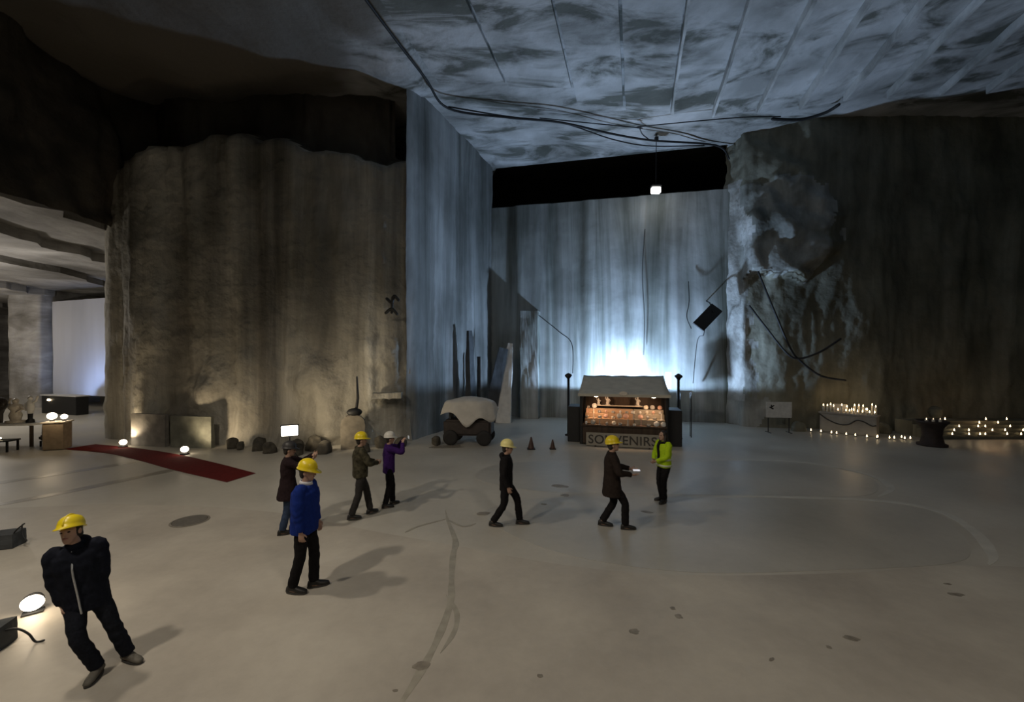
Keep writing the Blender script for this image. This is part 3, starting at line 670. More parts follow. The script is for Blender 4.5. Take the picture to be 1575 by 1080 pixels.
for j in range(9):
    t = j / 8; ring = []
    for i in range(n + 1):
        u = i / n; w = 1.72 - 0.06 * t
        ring.append(Vector(((u * 2 - 1) * w, -0.22 + 2.05 * t, 2.02 + 0.66 * t - 0.05 * math.sin(math.pi * t) - 0.03 * math.sin(math.pi * u * 4) ** 2 + .015 * fbm((u * 6, t * 6, 1), 2))))
    rr.append(ring + [p - Vector((0, 0, .05)) for p in ring[::-1]])
rings(bm, rr); roof = link('roof', bm, CANVAS, kiosk, True)
bm = bmesh.new(); box(bm, (0, -.235, 1.98), (3.46, .03, .1)); link('valance', bm, CANVAS, roof)
bm = bmesh.new(); lathe(bm, [(0, 0), (.22, .0), (.2, .025), (0, .03)], 18); v = link('emblem', bm, CREAM, roof); v.rotation_euler = (R(72), 0, 0); v.location = (0, -.24, 2.06); v.scale = (.75, .4, 1)
for sx in (-1, 1):
    for y in (0.0, 1.75): part('post', BLACKP, kiosk, ((sx * 1.6, y, 1.0 + y * .17), (.08, .08, 2.0 + y * .34)), bev=.008)
part('back_panel', WOOD, kiosk, ((0, 1.8, 1.25), (3.3, .05, 2.5)))
for sx in (-1, 1): part('side_panel', BLACKP, kiosk, ((sx * 1.66, .9, 1.0), (.04, 1.7, 2.0)))
part('counter', WOOD, kiosk, ((0, .32, .40), (3.1, .7, .70)), ((0, .3, .77), (3.22, .82, .05)), bev=.008)
part('side_cabinet', BLACKP, kiosk, ((-1.95, .9, .72), (.5, 1.1, 1.44)), bev=.02)
part('side_cabinet', BLACKP, kiosk, ((1.95, .9, .7), (.5, 1.1, 1.4)), bev=.02)
for i, (y, z, h) in enumerate(((.42, 0, .2), (.72, 0, .38), (1.05, 0, .52))):
    part('display_step', KRAFT, kiosk, ((-.55, y, .80 + h / 2), (1.9, .3, h)), bev=.006); part('display_step', mat('board_grey', (.30, .26, .20), .8), kiosk, ((1.0, y, .80 + h / 2), (1.15, .3, h)), bev=.006)
part('shelf', CREAM, kiosk, ((-.1, 1.33, 1.42), (1.9, .25, .03)))
# two lamps under the roof
for lx, lab in ((-1.05, 'bright lamp under the left of the kiosk roof'), (1.15, 'bright lamp under the right of the kiosk roof')):
    t = thing('kiosk_lamp', lab, 'lamp', kw(lx, .28, 1.93), KR)
    bm = bmesh.new(); lathe(bm, [(.02, .12), (.03, .1), (.035, .05), (.13, 0), (.125, -.01), (.03, .04)], 16); link('shade', bm, BLACKP, t, True)
    bm = bmesh.new(); lathe(bm, [(0.01, -.07), (.07, -.055), (.1, -.02), (.09, .0), (.01, .005)], 14); link('bulb', bm, BULB, t, True)
    p = kw(lx, .22, 1.78); q = kw(lx * .6, .75, 1.0)
    light('kiosk_lamp_light', 'SPOT', p, 42, (1.0, 0.60, 0.34), .06, 140, .6, q)
# goods on the steps
def statuette(bm, h, lean=0.0):
    lathe(bm, [(.30 * h, 0), (.30 * h, .08 * h), (.16 * h, .1 * h), (.2 * h, .3 * h), (.14 * h, .48 * h), (.22 * h, .62 * h), (.2 * h, .72 * h), (.07 * h, .78 * h), (.1 * h, .86 * h), (.1 * h, .94 * h), (.02 * h, 1.0 * h)], 14)
    tube(bm, [(.18 * h, 0, .68 * h), (.3 * h, 0, .55 * h), (.2 * h, -.1 * h, .45 * h)], .045 * h, 8); tube(bm, [(-.18 * h, 0, .68 * h), (-.28 * h, 0, .8 * h), (-.2 * h, 0, .98 * h)], .04 * h, 8)
def obelisk(bm, h): rings(bm, [[Vector((a * w, b * w, z)) for a, b in ((-1, -1), (1, -1), (1, 1), (-1, 1))] for w, z in ((.16 * h, 0), (.16 * h, .12 * h), (.1 * h, .13 * h), (.06 * h, .9 * h), (.005 * h, h))])
for (x, z, y, h, lab) in ((-1.0, 1.437, 1.33, .30, 'white statuette leftmost on the kiosk top shelf'), (-.62, 1.437, 1.33, .36, 'white statuette second from left on the kiosk top shelf'), (.6, 1.437, 1.33, .36, 'white statuette rightmost on the kiosk top shelf')):
    bm = bmesh.new(); statuette(bm, h); tag(link('statuette', bm, WMARB, None, True, kw(x, y, z)), lab, 'statuette', 'statuettes on the kiosk shelf')
gk = random.Random(3); GL = [('marble_plate', 'small marble plate among the souvenirs on the kiosk steps', 'plate'), ('marble_egg', 'small marble egg among the souvenirs on the kiosk steps', 'egg'), ('trinket_box', 'small marble trinket box among the souvenirs on the kiosk steps', 'box'), ('obelisk', 'small marble obelisk among the souvenirs on the kiosk steps', 'obelisk')]
protos = {}; gcount = {}; ORD3 = ['leftmost'] + [w + ' from left' for w in 'second third fourth fifth sixth seventh eighth ninth tenth eleventh twelfth thirteenth fourteenth fifteenth sixteenth seventeenth'.split()]
for row, (y, z) in enumerate(((.0, .797), (.40, 1.002), (.70, 1.182), (1.03, 1.322))):
    x = -1.42
    while x < 1.5:
        kd = gk.randrange(4); sc = gk.uniform(.8, 1.1)
        if row == 3 and -1.15 < x < .85: x += .2; continue
        nm, lab, cat = GL[kd]; col = gk.choice((0, 1, 2, 3)); key = (kd, col)
        if key not in protos:
            bm = bmesh.new()
            if kd == 0: lathe(bm, [(.05, 0), (.06, .005), (.1, .012), (.1, .018), (.01, .012)], 16); bmesh.ops.rotate(bm, verts=bm.verts, matrix=Matrix.Rotation(R(68), 3, 'X')); bmesh.ops.translate(bm, verts=bm.verts, vec=(0, 0, .098))
            if kd == 1: lathe(bm, [(.035, 0), (.03, .02), (.05, .05), (.055, .08), (.04, .115), (.012, .135)], 14)
            if kd == 2: box(bm, (0, 0, .04), (.14, .1, .08), None, .008); box(bm, (0, 0, .09), (.15, .11, .022), None, .006); lathe(bm, [(.012, .1), (.016, .115), (.004, .125)], 8)
            if kd == 3: obelisk(bm, .26)
            protos[key] = link(nm, bm, (CREAM, WMARB, PINKM, GMARB)[col], None, kd != 3); o = protos[key]
        else: o = protos[key].copy(); C.objects.link(o)
        o.location = kw(x, y, z); o.rotation_euler = (0, 0, KR + gk.uniform(-.4, .4) * (kd != 0)); o.scale = (sc, sc, sc)
        cn = ('cream', 'white', 'pink', 'grey')[col]
        rn = ('on the kiosk counter front', 'on the lowest kiosk step', 'on the middle kiosk step', 'on the highest kiosk step')[row]
        gi = gcount.get(row, 0); gcount[row] = gi + 1
        tag(o, lab.split(' among')[0].replace('small', 'small ' + cn) + ', ' + ORD3[gi] + ' ' + rn, cat, 'souvenirs ' + rn)
        x += gk.uniform(.235, .29)
# sign board standing at the foot of the counter
sg = thing('shop_sign', 'long stone-grey board lettered SOUVENIRS at the foot of the kiosk', 'sign', kw(-.05, -.32, 0.012), KR)
part('board', mat('sign_board', (.30, .28, .235), .8, .12, 4), sg, ((0, 0, .27), (2.7, .05, .50), Matrix.Rotation(R(-8), 3, 'X')), bev=.006)
part('foot', WOOD, sg, ((-1.0, .06, .02), (.06, .3, .04)), ((1.0, .06, .02), (.06, .3, .04)))
fc = bpy.data.curves.new('lettering', 'FONT'); fc.body = 'SOUVENIRS'; fc.size = .47; fc.extrude = .006; fc.align_x = 'CENTER'; fc.space_character = 1.06; fc.offset = .006
fo = bpy.data.objects.new('tmp', fc); C.objects.link(fo); dg = bpy.context.evaluated_depsgraph_get(); dg.update()
tme = bpy.data.meshes.new_from_object(fo.evaluated_get(dg)); bpy.data.objects.remove(fo)
lt = link_mesh('lettering', tme, mat('letter_dark', (.045, .04, .035), .7), sg); lt.rotation_euler = (R(82), 0, 0); lt.location = (0, -.048, .115)
# posts and panel beside the kiosk
def post_thing(label, loc, h, capr):
    t = thing('black_post', label, 'post', loc)
    bm = bmesh.new(); lathe(bm, [(.16, 0), (.16, .05), (.06, .08), (.055, h - .25)], 14); link('pole', bm, BLACKP, t, True)
    bm = bmesh.new(); lathe(bm, [(.06, h - .25), (.09, h - .2), (.17, h - .12), (.15, h - .06), (.05, h), (.005, h + .02)], 14); link('cap', bm, BLACKP, t, True)
post_thing('black post with rounded cap, left of the kiosk', (2.5, 18.7, 0), 2.75, 0)
post_thing('black post with rounded cap, right of the kiosk', (7.05, 17.9, 0), 2.75, 0)
t = thing('white_banner', 'narrow white upright board catching the light right of the kiosk', 'board', (8.12, 21.9, 0), R(-42))
part('face', mat('panel_white', (.8, .8, .82), .5), t, ((0, 0, 2.26), (.34, .06, .84)), bev=.004); part('stem', BLACKP, t, ((0, .0, .92), (.05, .05, 1.84)), ((0, 0, .02), (.3, .3, .04)))
t = thing('small_stand', 'small dark side table standing right of the kiosk', 'table', (7.55, 18.4, 0), R(-14))
part('top', GMARB, t, ((0, 0, 1.98), (.55, .4, .04))); 
for a, b in ((-.22, -.15), (.22, -.15), (-.22, .15), (.22, .15)): part('leg', BLACKP, t, ((a, b, .98), (.03, .03, 1.96)))
# floodlight on the floor behind
fl = thing('floodlight', 'cold floodlight on the floor behind the kiosk', 'floodlight', (6.2, 21.68, 0))
part('housing', BLACKP, fl, ((0, 0, 1.25), (.5, .3, .34)), bev=.02); part('stand', BLACKP, fl, ((0, 0, .55), (.06, .06, 1.1)), ((0, 0, .02), (.5, .5, .04)), ((0, 0, 1.08), (.56, .05, .04)))
part('lens', glow('lens_cold', (.6, .78, 1.0), 6), fl, ((0, 0, 1.425), (.42, .22, .02)))

# ------------------------------------------------------------------ hanging lamp, panel, cables
t = thing('hanging_lamp', 'lit white box lamp hanging in the dark gap above the back wall', 'lamp', (7.35, 21.6, 12.0))
part('housing', BLACKP, t, ((0, 0, .2), (.52, .3, .1)), bev=.02); part('diffuser', glow('lamp_white', (1, .98, .92), 2.2), t, ((0, 0, 0), (.46, .26, .3)), bev=.03)
bm = bmesh.new(); tube(bm, [(0, 0, .25), (0.01, 0, 1.4), (.03, 0, 2.95)], .018, 6); link('cable', bm, BLACKP, t)
part('bracket', BLACKP, t, ((.03, 0, 2.62), (.16, .16, .2)))
light('hanging_lamp_light', 'POINT', (7.35, 21.3, 11.7), 30, (1, .97, .9), .15)
t = thing('wall_monitor', 'dark rectangular monitor hung at a tilt on the right of the back wall', 'monitor', (9.95, 21.5, 5.5))
part('board', BLACKP, t, ((0, 0, 0), (.66, .09, 1.65), Matrix.Rotation(R(-25), 3, 'X') @ Matrix.Rotation(R(46), 3, 'Y')), bev=.01)
bm = bmesh.new(); tube(bm, [(.3, .05, .3), (.35, .5, .8), (.4, 1.1, 1.0)], .03, 6); link('arm', bm, BLACKP, t)
bm = bmesh.new(); tube(bm, catmull([(-.7, .3, -.55), (-.85, .5, .1), (-.6, .8, .9), (-.55, 1.0, 2.0)]), .02, 6); link('cable', bm, BLACKP, t)
bm = bmesh.new(); tube(bm, catmull([(-.1, .1, -.5), (-.12, .2, -.9), (-.3, .5, -1.2), (-.35, .9, -3.4)]), .02, 6); link('cable', bm, BLACKP, t)
def cable(label, pts, r=.03, n=8, k=8, m=BLACKP, name='cable'):
    bm = bmesh.new(); tube(bm, catmull(pts, k), r, n); return tag(link(name, bm, m, None, True), label, 'cable')
zc = H - .26
cable('thick black cable running along the ceiling to the back wall corner', [(-6.2, 6.5, zc - .1), (-4.35, 13.2, zc - .1), (-3.4, 16.4, zc - .1), (-2.75, 18.3, zc - .2), (-0.22, 18.9, zc - .25), (2.19, 19.3, zc - .25), (4.8, 20.2, zc - .3), (6.99, 21.0, zc - .2), (10.6, 22.0, H - .2), (11.4, 22.2, H - .8)], .05)
cable('second black cable sagging just beside the thick ceiling cable', [(-2.75, 18.35, zc - .1), (-0.2, 19.05, zc - .12), (2.3, 19.6, zc - .1), (4.9, 20.6, zc - .35), (7.0, 21.25, zc - .35), (10.0, 22.0, H - .2)], .03)
cable('thin cable crossing the blue lit ceiling in front of the wall', [(1.29, 19.5, H - .2), (6.0, 20.3, H - .2), (6.2, 20.2, H - .2), (10.2, 19.3, H - .3), (12.2, 19.2, H - .3)], .025)
cable('thick black hose end lying along the ceiling near the broken corner', [(11.9, 19.3, H - .35), (12.6, 19.2, H - .45), (13.3, 19.1, H - .45), (13.9, 18.7, H - .4), (14.15, 18.3, H - .3)], .07)
cable('short cable dropping from the thin ceiling cable', [(6.1, 20.25, H - .2), (6.35, 20.6, H - .35), (6.75, 20.95, H - .4)], .025)
cable('black hose slung low across the right wall below the overhang', [(11.75, 20.9, 6.0), (12.2, 20.3, 4.9), (12.9, 19.9, 3.7), (13.4, 19.75, 3.4), (14.2, 19.5, 3.7), (15.0, 19.3, 4.3)], .045)
cable('straight black hose slanting down the right wall from the overhang', [(11.95, 20.5, 7.6), (12.5, 20.1, 5.6), (13.1, 19.9, 3.9), (13.5, 19.8, 3.3), (14.4, 19.7, 2.6), (15.3, 19.4, 2.4)], .045)
cable('long thin cable hanging down the middle of the back wall', [(7.2, 22.9, 10.4), (7.05, 22.85, 8.0), (7.15, 22.8, 5.5), (7.1, 22.8, 3.6)], .02)
cable('thin cable strung across the left of the back wall', [(1.5, 23.5, 5.8), (2.6, 23.4, 4.9), (3.3, 23.3, 4.2), (3.35, 23.3, 2.6)], .025)
# rib of rock on the left of the back wall, child of that wall
wb = bpy.data.objects['wall_back']
def rough_block(name, c, s, m, parent=None, rz=0.0, amp=.12, cuts=8, taper=0.0, seed=0, smooth=False, ball=0.0):
    bm = bmesh.new(); bmesh.ops.create_cube(bm, size=1.0); bmesh.ops.subdivide_edges(bm, edges=bm.edges, cuts=cuts, use_grid_fill=True)
    for v in bm.verts:
        p = v.co.copy(); p = p.lerp(p.normalized() * .56, ball); k = 1 - taper * (p.z + .5)
        q = Vector((p.x * s[0] * k, p.y * s[1] * k, p.z * s[2]))
        f = fbm((q.x * 1.3 + seed, q.y * 1.3, q.z * 1.1 + seed), 4); dd = Vector((p.x, p.y, p.z * .6)); dd.normalize()
        v.co = q + dd * (f * amp)
    o = link(name, bm, m, parent, smooth, c); o.rotation_euler = (0, 0, rz); return o
rough_block('rock_rib', (1.05, 24.2, 2.95), (1.0, .8, 6.3), M_back, wb, R(-13), .07, 14)
t = rough_block('marble_slab', (-.33, 22.6, 2.1), (1.05, .22, 4.3), WMARB, None, R(-10), .05, 10, .75, 2); t.rotation_euler = (R(-6), R(6), R(-10))
tag(t, 'tall pointed white marble slab leaning in the corner of the back wall', 'stone slab')
t = rough_block('marble_slab', (-2.05, 21.1, 2.4), (.75, .3, 4.8), mat('stone_dark', (.05, .055, .06), .8, .3, 3), None, R(65), .05, 10, .5, 5); t.rotation_euler = (0, R(-4), R(66))
tag(t, 'tall dark narrow slab leaning on the slot side wall', 'stone slab')
t = rough_block('marble_slab', (-.85, 22.5, 2.0), (.7, .25, 4.0), mat('stone_dark', (.05, .055, .06), .8, .3, 3), None, R(20), .05, 10, .3, 8); t.rotation_euler = (0, R(12), R(10))
tag(t, 'dark tilted slab just left of the pointed white slab', 'stone slab')
t = rough_block('stone_post', (-1.72, 21.9, 1.75), (.22, .22, 3.5), mat('stone_dark', (.05, .055, .06), .8, .3, 3), None, 0, .03, 8, .2, 9)
tag(t, 'thin dark stone post between the two dark slabs', 'post')

# ------------------------------------------------------------------ covered machine and cones
t = thing('covered_cart', 'dark wheeled machine under the white cloth by the slot wall', 'machine', (-1.72, 17.0, 0), R(-6))
bm = bmesh.new(); box(bm, (0, 0, .68), (1.9, .95, .62), None, .08); box(bm, (.35, 0, 1.15), (1.0, .8, .5), None, .15); link('body', bm, mat('machine_dark', (.028, .02, .017), .6, .3, 6), t)
bm = bmesh.new(); box(bm, (-.75, -.1, 1.25), (.08, .08, .8)); box(bm, (-.75, .3, 1.25), (.08, .08, .8)); link('frame', bm, BLACKP, t)
for wx in (-.65, .68):
    for wy in (-.48, .48):
        bm = bmesh.new(); lathe(bm, [(.02, -.06), (.16, -.06), (.27, -.07), (.3, -.03), (.3, .03), (.27, .07), (.16, .06), (.02, .06)], 20); w = link('wheel', bm, mat('tyre', (.015, .014, .014), .8), t, True); w.rotation_euler = (R(90), 0, 0); w.location = (wx, wy, .305)
bm = bmesh.new(); nU, nV = 56, 18; rr = []
for i in range(nU):
    a = 2 * math.pi * i / nU; ca, sa = math.cos(a), math.sin(a); col = []
    front_ = max(0, -sa)
    hem = 1.28 + .10 * math.sin(3 * a + 1) - .62 * math.exp(-((a - 4.72) / .33) ** 2) - .34 * math.exp(-((a - 5.75) / .4) ** 2) + .0 * ca - .2 * (sa > 0) * sa
    for j in range(nV):
        s_ = j / (nV - 1); q = s_ * 1.25
        if q < .7: rad = q / .7 * .85; z = 1.85 - .16 * (q / .7) ** 2
        else: rad = .85 + .17 * math.sin((q - .7) / .55 * 1.2); z = 1.69 - (1.69 - hem) * ((q - .7) / .55)
        f_ = .035 * math.sin(a * 9 + 2 * math.sin(a * 2)) * max(0, s_ - .3) + .02 * fbm((ca * 3, sa * 3, s_ * 4), 3)
        col.append(Vector((ca * (1.15 * rad + f_), sa * (.66 * rad + f_), z + .025 * fbm((ca * rad * 3, sa * rad * 3, 5), 3) - .06 * max(0, -ca) * rad)))
    rr.append(col)
vv = [[bm.verts.new(p) for p in c] for c in rr]; 
for i in range(nU):
    for j in range(nV - 1): bm.faces.new((vv[i][j], vv[(i + 1) % nU][j], vv[(i + 1) % nU][j + 1], vv[i][j + 1]))
bm.faces.new([vv[i][0] for i in range(nU)])
cl = link('cover_cloth', bm, mat('cloth_offwhite', (.52, .5, .46), .85, .08, 4, bump=.2), None, True, (-1.72, 17.0, 0.02)); cl.rotation_euler = (0, 0, R(-6))
sd = cl.modifiers.new('thick', 'SOLIDIFY'); sd.thickness = .012; sd.offset = 1
tag(cl, 'off-white cloth draped with ragged hem over the dark machine', 'cloth')
for cx_, h, lab in ((.72, .46, 'taller dark traffic cone on the floor left of the kiosk'), (1.53, .36, 'shorter dark traffic cone on the floor left of the kiosk')):
    t = thing('traffic_cone', lab, 'cone', (cx_, 15.9, 0))
    bm = bmesh.new(); lathe(bm, [(.13 * h / .46, .03), (.12 * h / .46, .05), (.025, h - .01), (.018, h)], 16); c_ = link('cone_body', bm, mat('cone_dirty', (.06, .028, .02), .6, .2), t, True)
    bm = bmesh.new(); k = h / .46; lathe(bm, [(.088 * k, .17 * k), (.066 * k, .25 * k), (.068 * k, .25 * k), (.09 * k, .17 * k)], 16); link('stripe', bm, mat('cone_stripe', (.14, .13, .12), .5), c_, True)
    part('base', BLACKP, t, ((0, 0, .016), (.3 * k, .3 * k, .03)), bev=.006)

# ------------------------------------------------------------------ right side: sign, altar, candles
t = thing('notice_board', 'small white notice board with a dark mark on a stand by the right wall', 'sign', (12.25, 19.4, 0), R(-6))
part('board', mat('board_white', (.62, .62, .6), .6), t, ((0, 0, 1.05), (1.12, .03, .72)), bev=.004)
bm = bmesh.new(); box(bm, (-.33, -.019, 1.2), (.05, .006, .16)); box(bm, (-.33, -.019, 1.13), (.2, .006, .06), Matrix.Rotation(.5, 3, 'Y')); box(bm, (-.26, -.019, 1.22), (.12, .006, .05), Matrix.Rotation(-.6, 3, 'Y')); link('mark', bm, BLACKP, t)
for a in (-.45, .45): part('leg', BLACKP, t, ((a, .03, .7), (.03, .03, 1.4)), ((a, 0.03, .012), (.04, .5, .024)))
AL = Vector((15.06, 19.0, 0)); AR = R(-50)
def aw(x, y, z): return AL + Matrix.Rotation(AR, 3, 'Z') @ Vector((x, y, z))
al = thing('marble_altar', 'grey marble altar block with a carved swag on its front', 'altar', AL, AR)
part('block', mat('altar_stone', (.30, .28, .25), .6, .15, 3), al, ((0, .28, .44), (2.05, .56, .86)), bev=.03)
part('slab_top', mat('altar_top', (.36, .34, .31), .5, .12, 3), al, ((0, .28, .90), (2.14, .64, .07)), bev=.015)
bm = bmesh.new(); tube(bm, catmull([(-1.0, -.015, .80), (-.7, -.02, .58), (-.3, -.025, .42), (.05, -.025, .45), (.35, -.02, .66), (.6, -.02, .62), (.85, -.02, .48), (1.0, -.015, .5)]), .028, 8); link('swag', bm, mat('altar_groove', (.06, .055, .05), .8), al, True)
part('backstone', GMARB, al, ((-.35, .5, 1.11), (.5, .1, .36)), bev=.02)
WAX = mat('wax_white', (.75, .7, .6), .5, .05)
FLAME = glow('candle_flame', (1.0, .74, .42), 6)
def flame(bm, z, k=1.0): lathe(bm, [(.002, z), (.014 * k, z + .015 * k), (.017 * k, z + .03 * k), (.01 * k, z + .055 * k), (.001, z + .085 * k)], 8)
ORD2 = ['leftmost'] + [w + ' from left' for w in 'second third fourth fifth sixth seventh eighth ninth tenth eleventh twelfth thirteenth fourteenth fifteenth sixteenth seventeenth eighteenth nineteenth'.split()]
ck_ = random.Random(11)
for r_ in range(2):
    x = -.9; i = 0
    while x < .95:
        if not (r_ == 1 and x < -.1):
            h = ck_.choice((.10, .14, .2, .26, .32)) * (1 if r_ == 0 else 1.25); w = ck_.uniform(.03, .05)
            t = thing('altar_candle', ORD2[i] + (' of the lit white candles in the altar front row', ' of the lit white candles in the altar back row')[r_], 'candle', aw(x, .08 + r_ * .24 + ck_.uniform(-.03, .03), .936), 0, ('front row of altar candles', 'back row of altar candles')[r_])
            bm = bmesh.new(); lathe(bm, [(w, 0), (w, h * .96), (w * .8, h), (.004, h - .012)], 12); link('wax', bm, WAX, t, True)
            bm = bmesh.new(); flame(bm, h, 1.3); link('flame', bm, FLAME, t, True); i += 1
        x += ck_.uniform(.11, .17)
light('altar_candle_light', 'POINT', aw(.1, .35, 1.45), 9, (1, .7, .4), .25)
# stone steps carrying tea lights along the right wall
st = []
for k in range(5):
    dp = .2 if k < 4 else .85; hh = .13 + .13 * k
    o = rough_block('stone_step', (20.9, 17.78 + .2 * k + dp / 2, hh / 2 + .002), (6.6, dp - .012, hh), M_right, None, 0, .008, 5, 0, k)
    tag(o, ('lowest', 'second lowest', 'middle', 'second highest', 'highest')[k] + ' of the dark stone steps under the tea lights at right', 'step', 'stone steps by the right wall')
ORD = ['leftmost', 'second from left', 'third from left', 'fourth from left', 'fifth from left', 'sixth from left', 'seventh from left', 'eighth from left', 'ninth from left', 'tenth from left', 'eleventh from left', 'twelfth from left', 'thirteenth from left', 'fourteenth from left', 'fifteenth from left', 'sixteenth from left', 'seventeenth from left']
tea = None
def tea_light(x, y, z, where, k=0, n=1):
    global tea
    grp = 'tea lights ' + where; where = (ORD[k] if k < n - 1 or n == 1 else 'rightmost') + ' of the lit tea lights ' + where
    if tea is None:
        t = thing('tea_light', where, 'candle', (x, y, z))
        bm = bmesh.new(); lathe(bm, [(.05, 0), (.052, .05), (.046, .05), (.044, .012)], 12); link('cup', bm, mat('tin', (.5, .48, .45), .3, .05, metal=.8), t, True)
        bm = bmesh.new(); lathe(bm, [(.044, .01), (.044, .036), (.003, .037)], 12); link('wax', bm, WAX, t, True)
        bm = bmesh.new(); flame(bm, .04, 1.35); link('flame', bm, FLAME, t, True)
        tea = t
    else:
        t = tea.copy(); C.objects.link(t); t.location = (x, y, z); t['label'] = where
        for ch in tea.children:
            c = ch.copy(); C.objects.link(c); c.parent = t
    t['group'] = grp
TF = [(13.9, 19.65), (14.15, 19.35), (14.4, 19.05), (14.52, 18.9), (14.75, 18.65), (14.95, 18.4), (15.2, 18.1), (15.5, 17.95), (15.62, 18.05), (15.9, 17.8), (16.1, 17.8)]
for k, p in enumerate(TF): tea_light(p[0], p[1], 0.001, 'on the floor along the altar front', k, len(TF))
for k, p in enumerate([(16.45, 17.7), (16.55, 17.95), (16.7, 17.72)]): tea_light(p[0], p[1], 0.001, 'in the floor cluster between altar and urn', k, 3)
tr = random.Random(5)
for k, xs in enumerate(((18.1, 18.6, 19.3, 19.75, 20.0, 20.9, 21.6, 22.6), (18.0, 18.9, 19.5, 20.6, 21.1, 21.9, 22.7), (18.7, 19.4, 20.2, 20.5, 21.5, 22.3), (19.0, 20.4, 21.3, 22.9, 23.6), (19.2, 20.9, 21.9, 23.1, 23.9))):
    for j_, x in enumerate(xs): tea_light(x + tr.uniform(-.06, .06), 17.88 + .2 * k, .137 + .13 * k, 'on the ' + ('lowest', 'second lowest', 'middle', 'second highest', 'highest')[k] + ' stone step', j_, len(xs))
light('tea_lights_glow', 'POINT', (20.5, 18.0, 1.0), 7, (1, .6, .3), .5)
t = thing('stone_urn', 'dark waisted stone urn between altar and stone steps', 'urn', (16.45, 16.55, 0))
bm = bmesh.new(); lathe(bm, [(.46, 0), (.46, .08), (.36, .12), (.30, .4), (.33, .7), (.44, .86), (.5, .92), (.5, .98), (.42, .98), (.38, .88), (.01, .86)], 28); link('bowl', bm, mat('urn_dark', (.03, .02, .018), .7, .3), t, True)
for a, lab in ((-.27, 'lit candle at the left of the dark urn'), (.0, 'lit candle in the middle of the dark urn'), (.27, 'lit candle at the right of the dark urn')):
    c = thing('urn_candle', lab, 'candle', (16.45 + a, 16.5, .885), 0, 'candles on the dark urn'); bm = bmesh.new(); lathe(bm, [(.05, 0), (.05, .13), (.04, .14), (.004, .13)], 12); link('wax', bm, WAX, c, True)
    bm = bmesh.new(); flame(bm, .14, .8); link('flame', bm, FLAME if a < 0 else glow('flame_dim', (1, .75, .5), 1.5), c, True)
for (x, y, s, n_) in ((19.3, 19.25, .5, 1), (17.0, 19.3, .5, 2), (13.5, 19.9, .5, 3)):
    tag(rough_block('boulder', (x, y, s * .42 + (.68 if x == 19.3 else 0)), (s * 1.3, s, s * .9), M_right, None, n_, .15, 6, .3, n_, True, .6), ('dark boulder on the highest stone step at right', 'dark boulder behind the urn at the right wall', 'dark boulder between notice board and altar')[n_ - 1], 'boulder')

# ------------------------------------------------------------------ left: carpet, lamps, stalls
far_e = catmull([(-7.61, 12.54), (-9.8, 13.85), (-12.0, 15.05), (-14.3, 16.05), (-16.5, 16.75)], 6); near_e = catmull([(-7.86, 11.65), (-10.4, 12.95), (-12.6, 14.2), (-14.6, 15.2), (-16.8, 15.85)], 6)
bm = bmesh.new(); rr = []
for a, b in zip(far_e, near_e):
    zz = .014 + .008 * max(0, fbm((a.x, a.y, 0), 2)); rr.append([Vector((a.x, a.y, .002)), Vector((b.x, b.y, .002)), Vector((b.x, b.y, zz)), Vector(((a.x + b.x) / 2, (a.y + b.y) / 2, zz + .004)), Vector((a.x, a.y, zz))])
rings(bm, rr); tag(link('red_carpet', bm, mat('carpet_red', (.115, .012, .011), .95, .2, 12, spec=.1)), 'long dark red carpet runner laid along the foot of the pillar', 'carpet')
def uplight(label, loc, aim, power, r=.13, lamp_group=None):
    t = thing('uplight', label, 'lamp', loc, math.atan2(aim[1] - loc[1], aim[0] - loc[0]) - math.pi / 2)
    bm = bmesh.new(); lathe(bm, [(.14, 0), (.14, .03), (.03, .04), (.03, .08)], 16); link('base', bm, BLACKP, t, True)
    bm = bmesh.new(); ellipsoid(bm, (0, 0, .17), AX, (r, r * .9, r * .8), 16, 10); link('globe', bm, glow('globe_warm', (1.0, .84, .62), 9), t, True)
    light('uplight_beam', 'SPOT', (loc[0] + (aim[0] - loc[0]) * .12, loc[1] + (aim[1] - loc[1]) * .12, loc[2] + .35), power, (1, .78, .5), .1, 120, .8, aim)
uplight('bright floor lamp on the far end of the red carpet', (-14.95, 16.25, 0.02), (-14.6, 17.0, 1.3), 70)
uplight('bright floor lamp beside the middle of the red carpet', (-11.62, 15.0, 0.02), (-11.2, 16.6, 1.3), 80)
t = thing('spot_lamp', 'round bright lamp on the floor left of the nearest man', 'lamp', (-6.42, 5.66, 0.0066), R(40))
bm = bmesh.new(); ellipsoid(bm, (0, -.02, .15), AX, (.115, .07, .1), 18, 10); link('lens', bm, glow('lens_warm', (1, .86, .66), 9), t, True)
bm = bmesh.new(); lathe(bm, [(.115, 0), (.1, .06), (.05, .14), (.03, .15)], 16); g = link('housing', bm, BLACKP, t, True); g.rotation_euler = (R(-90), 0, 0); g.location = (0, .02, .15)
part('base', BLACKP, t, ((0, .02, .012), (.2, .14, .024)), ((0, .02, .05), (.03, .03, .08)))
light('spot_lamp_light', 'POINT', (-6.25, 5.5, .3), 7, (1, .8, .55), .08)
t = thing('work_lamp', 'lit white box lamp on a stand at the foot of the pillar', 'lamp', (-7.42, 14.1, 0), R(25))
part('housing', BLACKP, t, ((0, .08, 1.0), (.56, .1, .4)), bev=.02); part('diffuser', glow('lamp_diffuser', (1, .92, .78), 2.6), t, ((0, 0, 1.0), (.5, .06, .34)), bev=.015)
bm = bmesh.new(); tube(bm, [(0, .08, .8), (0, .08, .4)], .02, 6)
for a in range(3): tube(bm, [(0, .08, .45), (.3 * math.cos(a * 2.1), .08 + .3 * math.sin(a * 2.1), .02)], .014, 6)
link('stand', bm, BLACKP, t)
